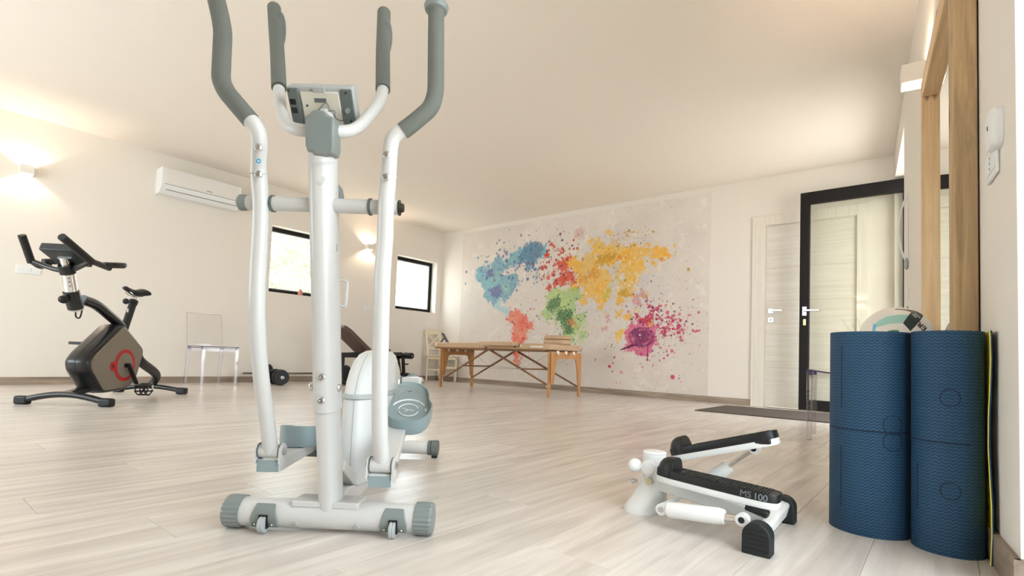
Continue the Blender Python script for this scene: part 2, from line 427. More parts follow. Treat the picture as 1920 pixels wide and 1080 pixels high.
# ---- windows of the left wall
def window(idx, W, label):
    y0, y1, z0, z1 = W; r = emptys('window_%d' % idx, label, 'window', (-.16, (y0+y1)/2, z0)); r['kind'] = 'structure'
    hw = (y1-y0)/2; hh = z1-z0; fw = .055
    mb = MB()
    for (a, b) in (((-.03,-hw+.001,0.001),(.03,-hw+fw,hh-.001)), ((-.03,hw-fw,0.001),(.03,hw-.001,hh-.001)), ((-.0299,-hw+fw,0.001),(.0299,hw-fw,fw)), ((-.0299,-hw+fw,hh-fw),(.0299,hw-fw,hh-.001))):
        mb.b2(a, b)
    mb.build('window_frame', M_FRAME, r, bevel=.003)
    mb = MB(); g = .012
    for (a, b) in (((-.045,-hw+fw,fw),(.02,-hw+fw+g,hh-fw)), ((-.045,hw-fw-g,fw),(.02,hw-fw,hh-fw)), ((-.0449,-hw+fw+g,fw),(.019,hw-fw-g,fw+g)), ((-.0449,-hw+fw+g,hh-fw-g),(.019,hw-fw-g,hh-fw))):
        mb.b2(a, b)
    mb.build('gasket', mat('grey_gasket', (168, 170, 168), .6), r)
    MB().b2((-.004, -hw+fw+.002, fw+.002), (.004, hw-fw-.002, hh-fw-.002)).build('pane', M_GLASS, r, smooth=False)
    return r
window(1, W1, 'anthracite framed window with a reed diffuser on its sill')
window(2, W2, 'anthracite framed window nearest the mural corner')

# ---- white door_1
r = emptys('door_1', 'bleached wood interior door behind the open glass door', 'door', ((DL+DR)/2, 0, 0))
hw = (DR-DL)/2
mb = MB()
zs_ = [0.008, .46, .85, 1.235, 1.62, DT-.006]
for i in range(5):
    MB().b2((-hw+.004, .012, zs_[i]+.0015), (hw-.004, .052, zs_[i+1]-.0015)).build('door_panel', M_DOOR, r, bevel=.0015)
MB().b2((-hw+.01, .018, .012), (hw-.01, .049, DT-.01)).build('door_core', mat('door_inlay', (226, 219, 204), .5), r, smooth=False)
mb = MB(); cw = .145
mb.b2((-hw-cw, -.018, 0), (-hw-.001, -.0005, DT+.12)); mb.b2((hw+.001, -.018, 0), (hw+.10, -.0005, DT+.12)); mb.b2((-hw-.001, -.018, DT+.001), (hw+.001, -.0005, DT+.12))
mb.build('casing', M_CASING, r, bevel=.003)
mb = MB(); mb.b2((-hw+.0005, .001, 0), (-hw+.004, .1, DT-.001)); mb.b2((hw-.004, .001, 0), (hw-.0005, .1, DT-.001)); mb.b2((-hw+.004, .001, DT-.006), (hw-.004, .1, DT-.0005))
mb.build('jamb', M_CASING, r)
h = MB().b2((-hw+.035, .0, 1.09), (-hw+.09, .0119, 1.145)).build('door_handle', M_STEEL, r, bevel=.002)
mb = MB(); mb.cyl((-hw+.062, .004, 1.118), (-hw+.062, -.045, 1.118), .009); mb.bar((-hw+.053, -.045, 1.118), (-hw+.19, -.045, 1.118), .012, .018); mb.build('lever', M_STEEL, h, bevel=.002)
h = MB().b2((-hw+.035, .004, .985), (-hw+.09, .0119, 1.04)).build('keyhole_plate', M_STEEL, r, bevel=.002)
MB().cyl((-hw+.062, .0039, 1.013), (-hw+.062, .0028, 1.013), .008).build('keyhole', M_BLACK, h)
struct(MB().b2((DL, -.0, .0005), (DR, .11, .006)).build('trim_1', M_BASEX, smooth=False), 'low oak threshold under the pale door', 'threshold')

# ---- black glazed door leaf, swung open along the mural wall
r = emptys('door_2', 'open glass door with black frame and steel lever', 'door', (5.931, -.17, 0))
WL, GT, GB = 1.0, 2.395, .018
mb = MB(); sw = .092
mb.b2((0, -.03, GB), (sw, .03, GT)); mb.b2((WL-sw, -.03, GB), (WL, .03, GT)); mb.b2((sw, -.0299, GT-.13), (WL-sw, .0299, GT)); mb.b2((sw, -.0299, GB), (WL-sw, .0299, GB+.11))
mb.build('door_frame', M_FRAME, r, bevel=.003)
MB().b2((sw-.012, -.008, GB+.1), (WL-sw+.012, .008, GT-.12)).build('glass_pane', M_DOORGLASS, r, smooth=False)
h = MB().b2((.03, -.042, 1.035), (.072, -.0301, 1.135)).build('door_handle', M_STEEL, r, bevel=.002)
mb = MB(); mb.cyl((.05, -.04, 1.09), (.05, -.085, 1.09), .010); mb.bar((.042, -.085, 1.09), (.195, -.085, 1.09), .014, .022); mb.build('lever', M_STEEL, h, bevel=.003)
MB().b2((.037, -.038, .93), (.065, -.0301, 1.0)).build('lock_plate', mat('brass_plate', (212, 196, 150), .3, metal=1), r, bevel=.004)
MB().b2((-.004, -.012, .98), (0.0005, .012, 1.24)).build('strike_plate', M_STEEL, r)
# fixed black frame of the doorway in the right wall
mb = MB()
for s in (S0+.03, S1-.03):
    a = rw(s, -.25, 0.001); mb.bar(a, a+Vector((0,0,ZS-.002)), .055, .07, up=RD)
a = rw(S0+.06, -.25, ZS-.035); b = rw(S1-.06, -.25, ZS-.035); mb.bar(a, b, .07, .065)
struct(mb.build('trim_2', M_FRAME, bevel=.003), 'black fixed frame of the doorway', 'door frame')
# glazed opening near the camera: frame and panes
r = emptys('window_3', 'tall glazed opening at the near end of the side wall', 'window', tuple(rw((S2+S3)/2, -.2, 0)))
r.rotation_euler = (0, 0, math.atan2(RD[1], RD[0])); L = (S3-S2)/2
mb = MB()
for xx in (-L+.04, -L/3, L/3, L-.04): mb.b2((xx-.035, -.03, .002), (xx+.035, .03, 2.41))
mb.b2((-L+.001, -.029, .002), (L-.001, .029, .07)); mb.b2((-L+.001, -.029, 2.34), (L-.001, .029, 2.415))
mb.build('window_frame', M_FRAME, r, bevel=.003)
for k in range(3):
    xs0 = [-L+.075, -L/3+.035, L/3+.035][k]; xs1 = [-L/3-.035, L/3-.035, L-.075][k]
    MB().b2((xs0, -.004, .07), (xs1, .004, 2.34)).build('pane', M_GLASS, r, smooth=False)
r = emptys('window_4', 'wide window behind the camera', 'window', (2.5, YB-.1, .35))
mb = MB()
for xx in (-1.86, 0, 1.86): mb.b2((xx-.04, -.03, .001), (xx+.04, .03, 1.999))
mb.b2((-1.899, -.029, .001), (1.899, .029, .07)); mb.b2((-1.899, -.029, 1.93), (1.899, .029, 1.999)); mb.build('window_frame', M_FRAME, r, bevel=.003)
for a_, b_ in ((-1.82,-.04),(.04,1.82)): MB().b2((a_, -.004, .07), (b_, .004, 1.93)).build('pane', M_GLASS, r, smooth=False)

pc = rw((S2+S3)/2, -.33, 1.22); portal(pc, -Vector(RN), S3-S2, 2.36)
pc = rw((S0+S1)/2, -.33, ZS/2); portal(pc, -Vector(RN), S1-S0, ZS)
portal((2.5, YB-.22, 1.35), (0,1,0), 3.8, 2.0)
portal((-.31, (W1[0]+W1[1])/2, (W1[2]+W1[3])/2), (1,0,0), .9, .92)
portal((-.31, (W2[0]+W2[1])/2, (W2[2]+W2[3])/2), (1,0,0), .9, .92)

# ---- outside: ground and trees beyond the left windows
struct(MB().b2((-40, -40, -.3), (-.31, 40, -.25)).build('ground_left', mat('pale_gravel', (206, 202, 190), .9, noise=.1), smooth=False), 'pale ground outside the windows', 'ground')  # ground slab outside, on the window side
struct(MB().b2((8.25, -40, -.3), (40, 40, -.25)).build('ground_right', mat('pale_paving', (214, 210, 200), .9, noise=.08), smooth=False), 'pale paving outside the glass door', 'ground')  # ground slab outside, on the glass door side
M_LEAF = mat('overexposed_leaf', (136, 150, 112), .6, noise=.25, nscale=2)  # paleness of overexposed foliage put into the leaf colour
M_BARK = mat('bark', (168, 156, 140), .8)
def tree(x, y, h, seed, label):
    rnd = random.Random(seed); t = thing('tree', label, 'tree', (x, y, -.25), 0, 'trees outside the windows')
    mb = MB(); mb.tube([(0,0,0),(.1,.05,h*.35),(0,.1,h*.7)], [.14,.1,.04], 8)
    for k in range(7):
        an = rnd.uniform(0, 6.3); z = h*rnd.uniform(.3,.6); mb.tube([(0,.05,z),(math.cos(an)*h*.2, math.sin(an)*h*.2, z+h*.22)], [.045,.012], 6)
    mb.build('trunk', M_BARK, t)
    vs, fs = [], []
    cl = [(rnd.gauss(0, h*.2), rnd.gauss(0, h*.2), h*rnd.uniform(.35, .98), rnd.uniform(.5, 1.0)) for _ in range(34)]
    for i in range(4200):
        c = cl[rnd.randrange(len(cl))]
        p = Vector((c[0]+rnd.gauss(0, c[3]*.45), c[1]+rnd.gauss(0, c[3]*.45), c[2]+rnd.gauss(0, c[3]*.32)))
        a = Vector((rnd.gauss(0,1), rnd.gauss(0,1), rnd.gauss(0,1))).normalized(); b = a.orthogonal().normalized(); s = rnd.uniform(.05, .10)
        o_ = len(vs); vs += [p-a*s, p+b*s*.5, p+a*s, p-b*s*.5]; fs.append((o_, o_+1, o_+2, o_+3))
    mb = MB(); mb.add(vs, fs); f = mb.build('foliage', M_LEAF, t, smooth=False); f['kind'] = 'stuff'
tree(-12.0, 3.6, 6.0, 1, 'pale leafy tree beyond the window nearest the mural corner')
tree(-9.0, -3.4, 4.6, 2, 'pale leafy tree beyond the window with the diffuser')

# ================================================================== MURAL (flat print on the end wall)
def build_mural():
    x0, x1, z0, z1 = .515, 4.888, .08, 2.643
    NX, NZ = 860, 504
    X = np.linspace(x0, x1, NX); Z = np.linspace(z0, z1, NZ); GX, GZ = np.meshgrid(X, Z, indexing='ij')
    rng = np.random.default_rng(7)
    def vnoise(sc, oct=4, seed=0, rough=.55):
        rg = np.random.default_rng(seed); out = np.zeros_like(GX); amp = 1; tot = 0
        for o in range(oct):
            s = sc*2**o; nx, nz = int((x1-x0)*s)+3, int((z1-z0)*s)+3; g = rg.random((nx, nz))
            fx = (GX-x0)*s; fz = (GZ-z0)*s; ix = fx.astype(int); iz = fz.astype(int); tx = fx-ix; tz = fz-iz
            tx = tx*tx*(3-2*tx); tz = tz*tz*(3-2*tz)
            out += amp*(g[ix,iz]*(1-tx)*(1-tz)+g[ix+1,iz]*tx*(1-tz)+g[ix,iz+1]*(1-tx)*tz+g[ix+1,iz+1]*tx*tz); tot += amp; amp *= rough
        return out/tot-.5
    nA = vnoise(3, 5, 1); nB = vnoise(7, 5, 2, .7); nC = vnoise(1.2, 4, 3); nD = vnoise(22, 3, 4, .8); nE = vnoise(5, 5, 5, .7); nF = vnoise(60, 1, 8)
    col = np.zeros((NX, NZ, 3)); base = np.array([228, 218, 208.])
    col[:] = base; col += nC[..., None]*np.array([20, 22, 22.])+nA[..., None]*9+nD[..., None]*7
    col += (nB[..., None] > .17)*np.array([7, 8, 8.])
    w1 = vnoise(9, 5, 21, .75); w2_ = vnoise(9, 5, 22, .75); w3 = vnoise(34, 3, 23, .8); w4 = vnoise(34, 3, 24, .8)
    WXx = GX+w1*.22+w3*.10; WZz = GZ+w2_*.22+w4*.10
    def m(q): p = ony(q, 0); return p[0], p[2]
    def rad(q, r):
        a = m(q); b = m((q[0]+r, q[1])); c = m((q[0], q[1]+r)); return a[0], a[1], abs(b[0]-a[0]), abs(c[1]-a[1])
    def field(bl):
        F = np.full(GX.shape, -9.0)
        for (px, py, r) in bl:
            cx, cz, rx, rz = rad((px, py), r*1.28)
            F = np.maximum(F, 1-np.sqrt(((WXx-cx)/rx)**2+((WZz-cz)/rz)**2))
        return F
    def paint(bl, c, alpha=.9, soft=.06, na=1.0, nb=.6, nd=.35, mott=26, c2=None, th=0.0, noise=None, edge=.0):
        F = field(bl)*1.0+nA*na+nB*nb+nD*nd
        a = np.clip((F-th)/soft, 0, 1)*alpha
        cc = np.array(c, float)[None, None]+(nE[..., None]*mott*1.6+nD[..., None]*mott*.8)
        if c2 is not None:
            t = np.clip(.5+nE*2.6, 0, 1)[..., None]; cc = cc*(1-t)+(np.array(c2, float)+nD[..., None]*mott)*t
        a = a*np.clip(.86+nF*.25+nE*.7, .35, 1)
        if edge > 0: cc = cc-(np.exp(-((F-th-.05)/.05)**2)*edge)[..., None]
        col[:] = col*(1-a[..., None])+cc*a[..., None]
    def drops(ctr, sig, n, rmin, rmax, colors, alpha=.85, sd=0):
        rg = np.random.default_rng(sd); cx0, cz0 = m(ctr)
        sx = abs(m((ctr[0]+sig[0], ctr[1]))[0]-cx0); sz = abs(m((ctr[0], ctr[1]+sig[1]))[1]-cz0)
        for i in range(n):
            a, b = cx0+rg.normal(0, sx), cz0+rg.normal(0, sz); r = rmin*.8+(rmax*.82-rmin*.8)*rg.random()**4
            dot(a, b, r, r*rg.uniform(.75, 1.3), colors[rg.integers(len(colors))], alpha*rg.uniform(.6, 1))
    def dot(a, b, rx, rz, c, al=.9):
        i0, i1 = np.searchsorted(X, (a-rx*1.5, a+rx*1.5)); k0, k1 = np.searchsorted(Z, (b-rz*1.5, b+rz*1.5))
        if i1 <= i0 or k1 <= k0: return
        d = np.sqrt(((GX[i0:i1, k0:k1]-a)/rx)**2+((GZ[i0:i1, k0:k1]-b)/rz)**2)+nB[i0:i1, k0:k1]*.5
        w_ = (np.clip((1.12-d)/.25, 0, 1)*al)[..., None]; col[i0:i1, k0:k1] = col[i0:i1, k0:k1]*(1-w_)+np.array(c, float)*w_
    BL, TE, DB, PU = (104,156,188), (132,190,196), (78,112,150), (112,106,158)
    RD_, OR, YE, GO, GR, DG = (208,64,52), (240,150,110), (246,194,84), (206,154,50), (164,202,122), (74,112,78)
    MG, CRI, PL = (212,78,122), (200,46,80), (118,50,96)
    # grey-lilac underlay
    paint([(1165,530,60),(1110,560,40),(1205,545,36),(1130,470,30)], (214,208,206), .6, .3, mott=8)
    # pale pink wash above europe
    paint([(1086,440,10)], (206,150,140), .45, .3, mott=12); paint([(1210,470,30),(1160,445,20)], (214,200,196), .5, .3, mott=8)
    # north america
    blue = [(908,512,12),(924,524,16),(936,496,11),(941,538,18),(926,553,13),(960,527,11),(954,494,7),(969,481,12),(984,479,12),(998,474,13),(1011,471,10),(995,490,10),(994,503,7),(951,536,13),(914,530,10)]
    paint(blue, BL, .92, .10, c2=TE, edge=18); paint([(990,478,14),(1002,472,12),(994,494,8)], DB, .55, .2); paint([(919,514,7),(930,548,10),(950,474,6),(974,495,5)], PU, .75, .2)
    paint([(932,518,7),(948,540,8)], (166,204,190), .6, .2); paint([(1006,520,5),(1004,508,4),(963,536,5),(990,524,3)], (140,170,190), .7, .1)
    paint([(934,574,5),(940,579,4),(947,585,5),(951,592,3)], (160,206,214), .7, .1, mott=10)
    drops((950,500), (34,26), 260, .006, .030, [BL, DB, PU, (90,96,130)], sd=1); drops((985,500),(26,22), 120, .005,.022,[DB,PU,(96,110,150)], sd=11); drops((935,520), (14,20), 60, .005, .012, [(236,240,240)], sd=2)
    # south america
    paint([(964,594,10),(976,604,14),(984,613,12),(976,628,12),(972,646,9),(970,662,6),(969,675,4),(969,684,2.5)], (242,140,104), .92, .12, c2=(236,92,80), na=.6, edge=14)
    drops((978,622), (20,26), 130, .006, .028, [OR, (236,100,84), (196,60,70)], sd=3); drops((1000,600),(14,18),50,.005,.018,[(90,60,70),(236,120,90)], sd=13)
    # greenland / europe in red
    paint([(1058,496,10),(1067,484,6),(1050,503,7),(1061,520,12),(1072,524,8),(1044,531,7),(1052,527,8),(1030,541,4),(1035,459,5),(1024,476,4),(1054,468,4),(1019,500,3.5),(1030,520,4),(1045,492,4),(1040,512,3)], RD_, .95, .07, na=.9, c2=(222,96,72), edge=10)
    drops((1040,495), (24,30), 240, .006, .030, [RD_, (190,50,60), (120,60,80)], sd=4)
    # asia in yellow
    paint([(1078,494,10),(1088,509,14),(1106,498,16),(1097,527,14),(1078,538,8),(1116,516,14),(1138,483,16),(1149,470,12),(1121,461,8),(1130,524,14),(1171,479,14),(1190,479,14),(1178,498,16),(1190,513,14),(1200,498,10),(1208,474,10),(1227,476,9),(1243,475,8),(1254,475,5),(1228,494,6),(1178,531,12),(1167,550,10),(1182,550,7),(1141,550,10),(1127,562,8),(1129,579,5),(1110,546,12),(1093,563,8),(1163,564,6),(1162,587,5),(1178,596,6),(1108,451,4),(1145,437,4),(1160,515,10)], YE, .95, .09, c2=(243,178,66), na=.8, edge=8)
    paint([(1127,490,13),(1169,553,8),(1145,480,8),(1180,435,5),(1212,552,4)], GO, .85, .2); paint([(1108,512,12),(1092,520,9)], (214,146,62), .7, .3); paint([(1242,483,4),(1160,483,4)], (204,110,52), .75, .2)
    paint([(1152,506,10)], (206,204,208), .95, .12, na=.15, nb=.15, mott=6); paint([(1159,523,9),(1150,535,6)], (206,200,166), .8, .2, mott=8); paint([(1141,545,6),(1138,556,5)], (196,198,90), .7, .2)
    paint([(1205,530,7),(1212,520,6),(1190,548,6)], (212,204,204), .7, .2, mott=8)
    drops((1160,500), (50,34), 420, .006, .028, [YE, GO, (250,206,110), (226,200,150)], sd=5); drops((1170,520), (40,30), 130, .006, .026, [(232,226,214), (244,232,200)], sd=6); drops((1175,448),(30,10),70,.006,.022,[GO,(190,150,70),(150,120,80)], sd=15)
    # africa in green
    paint([(1037,556,13),(1056,557,13),(1043,574,15),(1066,568,14),(1080,553,10),(1028,588,8),(1066,592,13),(1076,610,10),(1070,624,8),(1066,640,8),(1085,600,9),(1092,628,5)], GR, .9, .14, c2=(190,214,130), na=.8, edge=8)
    paint([(1090,610,14),(1090,640,9),(1058,600,16)], (200,214,160), .5, .3, mott=10); paint([(1039,568,8),(1034,578,5),(1061,590,11),(1066,600,8),(1055,583,5),(1070,618,6),(1062,612,5)], DG, .85, .16, nb=.9); paint([(1072,604,5)], (238,140,80), .85, .12)
    drops((1066,602), (24,24), 300, .005, .022, [DG, (60,90,70), GR], sd=7); drops((1050,575), (24,20), 90, .005, .015, [GR, (210,226,180)], sd=8)
    # australia in magenta
    paint([(1140,597,6),(1133,613,4),(1197,566,7),(1192,554,5),(1205,550,5)], (212,146,150), .75, .15)
    paint([(1203,633,24),(1187,633,12),(1222,643,13),(1213,654,9),(1220,620,7)], MG, .92, .1, c2=(226,112,150), na=1.2, nb=1.1, edge=16); paint([(1203,632,12),(1212,636,8),(1194,626,5)], PL, .92, .18, nb=1.2)
    paint([(1230,580,6),(1238,577,3),(1226,584,4),(1221,591,3),(1218,600,5),(1208,597,4),(1220,604,3),(1258,596,3),(1271,612,3.6),(1277,622,3),(1269,622,2.6),(1252,623,3),(1305,618,3),(1264,611,2.2),(1235,602,3),(1193,590,2.5),(1217,572,2.5)], CRI, .95, .08, na=.5, nb=.5)
    paint([(1216,606,4),(1163,627,6),(1158,632,4)], (248,200,80), .9, .1); cx, cz = m((1200,628)); dot(cx, cz, .012, .012, (255,250,248), 1)
    for (px, py, r, c, al) in [(1261,707,4.4,MG,.95),(1165,698,3.4,(226,160,170),.8),(1143,687,2.6,CRI,.9),(1152,670,2,MG,.9),(1260,658,3,MG,.8),(1204,665,3,MG,.8),(1252,666,2.4,MG,.8),(1245,672,2,MG,.8),(1225,684,2,(226,150,160),.8),(1216,576,2,CRI,.9),(1232,590,2.4,CRI,.9)]:
        cx, cz, rx, rz = rad((px, py), r); dot(cx, cz, rx, rz, c, al)
    for k in range(26):
        t = k/25; cx, cz = m((1215-1.0*t, 645+30*t)); dot(cx, cz, .008 if k not in (17, 18, 25) else .018, .012, (150,50,90), .9)
    for k in range(20):
        t = k/19; cx, cz = m((1190-26*t, 646+10*t)); dot(cx, cz, .035*(1-t*.75), .02*(1-t*.6), (110,44,86), .85)
    for k in range(30):
        an = k*.5; cx, cz = m((1203+22*math.cos(an), 632+17*math.sin(an))); dot(cx, cz, .03, .012, PL, .6)
    drops((1235,610), (34,26), 520, .004, .024, [CRI, MG, PL, (120,70,80)], sd=9); drops((1220,650), (50,34), 260, .004, .016, [MG, (226,150,160), (110,90,96)], sd=10)
    drops((1262,612), (12,12), 60, .006, .03, [CRI, MG], sd=16); drops((1180,560), (110,90), 320, .004, .011, [(130,110,104), (190,150,130)], sd=12); drops((1000,600),(60,60),240,.004,.010,[(150,130,120),(240,170,150)], sd=17)
    col[:] = np.clip(col, 0, 255); lc = np.where(col/255 <= .04045, col/255/12.92, ((col/255+.055)/1.055)**2.4)
    # mesh: a thin sheet, print on the front
    vs = np.stack([GX.ravel(), np.full(GX.size, -.003), GZ.ravel()], 1)
    idx = np.arange(NX*NZ).reshape(NX, NZ); q = np.stack([idx[:-1,:-1].ravel(), idx[1:,:-1].ravel(), idx[1:,1:].ravel(), idx[:-1,1:].ravel()], 1)
    n0 = NX*NZ; ex = np.array([[x0,-.0004,z0],[x1,-.0004,z0],[x1,-.0004,z1],[x0,-.0004,z1]]); vs = np.vstack([vs, ex])
    eb = np.array([[idx[0,0], n0, n0+1, idx[-1,0]], [idx[-1,0], n0+1, n0+2, idx[-1,-1]], [idx[-1,-1], n0+2, n0+3, idx[0,-1]], [idx[0,-1], n0+3, n0, idx[0,0]]]); q = np.vstack([q, eb])
    me = bpy.data.meshes.new('world_map_mural'); me.vertices.add(len(vs)); me.vertices.foreach_set('co', vs.astype(np.float32).ravel())
    me.loops.add(q.size); me.loops.foreach_set('vertex_index', q.astype(np.int32).ravel()); me.polygons.add(len(q))
    me.polygons.foreach_set('loop_start', np.arange(0, q.size, 4, dtype=np.int32)); me.polygons.foreach_set('loop_total', np.full(len(q), 4, dtype=np.int32))
    me.update(); me.validate()
    at_ = me.color_attributes.new('print', 'FLOAT_COLOR', 'POINT'); cc = np.ones((len(vs), 4), np.float32); cc[:n0, :3] = lc.reshape(-1, 3); cc[n0:, :3] = .65
    at_.data.foreach_set('color', cc.ravel())
    mt = bpy.data.materials.new('printed_wallpaper'); mt.use_nodes = True; b = mt.node_tree.nodes['Principled BSDF']; b.inputs['Roughness'].default_value = .6; b.inputs['Specular IOR Level'].default_value = .3
    va = mt.node_tree.nodes.new('ShaderNodeVertexColor'); va.layer_name = 'print'; mt.node_tree.links.new(va.outputs[0], b.inputs['Base Color'])
    me.materials.append(mt); o = bpy.data.objects.new('world_map_mural', me); scene.collection.objects.link(o)
    tag(o, 'wall mural of a world map in splashed watercolours', 'mural')
build_mural()

# ================================================================== WALL LAMPS
LAMP_W = 3.9
def sconce(loc, rz, label, power=LAMP_W, s=.105, d=.11):
    """box open at top and bottom; local +x points into the room"""
    t = thing('wall_lamp', label, 'lamp', loc, rz, 'up and down wall lamps'); h = s/2; th = .004
    mb = MB(); mb.b2((.0005, -h, -h*.85), (th, h, h*.85)); mb.b2((d-th, -h, -h*.85), (d, h, h*.85)); mb.b2((th, -h, -h*.85), (d-th, -h+th, h*.85)); mb.b2((th, h-th, -h*.85), (d-th, h, h*.85))
    mb.build('lamp_body', mat('plaster_white', (238, 230, 218), .6), t, bevel=.001)
    MB().b2((.045, -.01, -.003), (.065, .01, .003)).build('bulb', mat('warm_led', (255, 236, 205), .5, emit=(1, .80, .58), estr=30), t)
    for sg in (1, -1):
        l = bpy.data.lights.new('lamp_light', 'POINT'); l.energy = power; l.color = (1, .80, .62); l.shadow_soft_size = .006
        o = bpy.data.objects.new('lamp_light', l); scene.collection.objects.link(o); o.parent = t; o.location = (.055, 0, .010*sg)
    return t
sconce((.0, -5.735, 2.15), 0, 'white up and down wall lamp on the window wall above the exercise bike')
sconce((.0, -1.655, 2.135), 0, 'white up and down wall lamp between the two windows')
p = rw(3.33, 0, 1.975); sconce(tuple(p), math.atan2(-RN[1], -RN[0]), 'white up and down wall lamp beside the top of the timber mirror', s=.11, d=.115)
p = rw(8.9, 0, 2.1)
t = sconce((5.6, YB, 2.12), math.pi/2, 'unseen up and down wall lamp added behind the camera for warm light')  # extra lamp out of view, added to give the room more warm light

# ================================================================== AIR CONDITIONER
t = thing('air_conditioner', 'white split air conditioner high on the window wall', 'air conditioner', (0, -4.165, 2.215))
prof = [(0.0005,.0),(.12,.0),(.185,.06),(.2,.10),(.2,.285),(.19,.30),(.0005,.30)]
MB().prism(prof, ((0,-.445,0),(1,0,0),(0,0,1),(0,1,0)), 0, .89).build('casing', M_WPLAST, t, bevel=.006, seg=3)
MB().b2((.199, -.40, .115), (.2035, .405, .283)).build('front_panel', mat('ac_panel', (236,230,224), .35), t, bevel=.002)
MB().bar((.198, -.41, .102), (.198, .43, .102), .008, .004).build('slot', M_DARKLINE, t)
MB().bar((.1645, -.385, .044), (.1645, .40, .044), .012, .005).build('louvre_slot', M_DARKLINE, t)
MB().bar((.182, -.38, .076), (.182, .395, .076), .006, .038, up=(.6,0,1)).build('louvre', mat('ac_panel2', (232,224,214), .4), t, bevel=.002)
MB().b2((.2030, .035, .128), (.2042, .10, .138)).build('badge', mat('badge_grey', (150, 142, 136), .5), t)

# ================================================================== OUTLETS / SWITCHES
def plate(name, loc, rz, wd, ht, n, label, cat='socket'):
    t = thing(name, label, cat, loc, rz)
    MB().b2((.0005, -wd/2, -ht/2), (.008, wd/2, ht/2)).build('plate', M_WPLAST, t, bevel=.003)
    for k in range(n):
        y = (k-(n-1)/2)*.04
        b = MB().b2((.0079, y-.017, -.026), (.0105, y+.017, .026)).build('module', M_WPLAST, t, bevel=.001)
        if k == n//2:
            mb = MB()
            for z in (-.014, 0, .014): mb.cyl((.0104, y, z), (.011, y, z), .0028, 10)
            mb.build('socket_holes', M_BLACK, b)
    return t
plate('wall_socket', (0, -5.65, 1.16), 0, .19, .085, 4, 'wide white socket plate beside the bike handlebar')
plate('wall_socket', (0, -1.60, 1.155), 0, .12, .085, 3, 'small white socket plate between the two windows')
p = rw(4.86, 0, 1.0); t = plate('wall_switch', tuple(p), math.atan2(-RN[1], -RN[0]), .12, .08, 3, 'white switch plate right of the timber mirror', 'switch')
p = rw(4.92, 0, 1.065); t = thing('thermostat', 'rounded white thermostat above the switch plate', 'thermostat', tuple(p), math.atan2(-RN[1], -RN[0]))
mb = MB(); pl_ = [(.045*math.copysign(abs(math.cos(a))**.5, math.cos(a)), .05*math.copysign(abs(math.sin(a))**.5, math.sin(a))) for a in [k*math.pi/14 for k in range(28)]]
mb.loft([[Vector((.0005+dx, y*sc, z*sc)) for y, z in pl_] for dx, sc in ((0,1),(.012,1),(.02,.9),(.024,.6))]); mb.build('housing', M_WPLAST, t)
MB().b2((.0235, .008, -.004), (.0255, .016, .006)).build('indicator', M_BLACK, t)

# bowed shutter strap and small switch near the glass door
t = thing('shutter_strap', 'white bowed strap hanging on the wall beside the glass door', 'strap', tuple(rw(1.95, 0, 1.24)), math.atan2(-RN[1], -RN[0]))
mb = MB(); mb.tube([Vector((.006+.05*math.sin(math.pi*k/14)**.8, 0, .50*k/14)) for k in range(15)], .006, 8); mb.build('strap', M_WPLAST, t)
MB().b2((.0005, -.012, .0), (.006, .012, .52)).build('guide', M_WPLAST, t, bevel=.002)
MB().ell((.012, 0, .0), (.014, .028, .045), 14, 8).build('winder', M_GREYL, t)
p = rw(1.95, 0, 1.02); plate('wall_switch', tuple(p), math.atan2(-RN[1], -RN[0]), .07, .09, 1, 'small white switch below the bowed strap', 'switch')

# ================================================================== MIRROR of timber
MS0, MS1, MT, MZ = 3.66, 4.66, .058, 1.70      # along wall far, near; thickness; height
MZ = 1.78
t = thing('timber_mirror', 'tall mirror in a rough pine timber frame against the wall', 'mirror', tuple(rw((MS0+MS1)/2, 0, 0)), math.atan2(-RN[1], -RN[0]))
hw = (MS1-MS0)/2    # local x into room, local y: +y = towards ... decided below
# local y axis direction
ly = Matrix.Rotation(t.rotation_euler[2], 3, 'Z') @ Vector((0,1,0)); sg = 1 if ly.dot(Vector(RD)) > 0 else -1
N0, F0 = sg*hw, -sg*hw
sw = .10
MB().b2((.004, N0, 0), (MT, N0-sg*sw, MZ)).build('stile', [M_ROUGH], t, bevel=.003)
MB().b2((.004, F0, 0), (MT, F0+sg*.05, MZ)).build('stile', M_PINE, t, bevel=.003)
MB().b2((.005, N0-sg*sw, MZ-.085), (MT-.001, F0+sg*.05, MZ)).build('top_rail', M_PINEX, t, bevel=.003)
MB().b2((.005, N0-sg*sw, 0), (MT-.001, F0+sg*.05, .1)).build('bottom_rail', M_PINEX, t, bevel=.003)
MB().b2((.012, N0-sg*(sw-.005), .09), (.026, F0+sg*.045, MZ-.08)).build('mirror_glass', M_MIRROR, t, smooth=False)
MB().b2((.0005, N0-sg*.01, .02), (.004, F0+sg*.01, MZ-.01)).build('backing', M_BLACK, t, smooth=False)

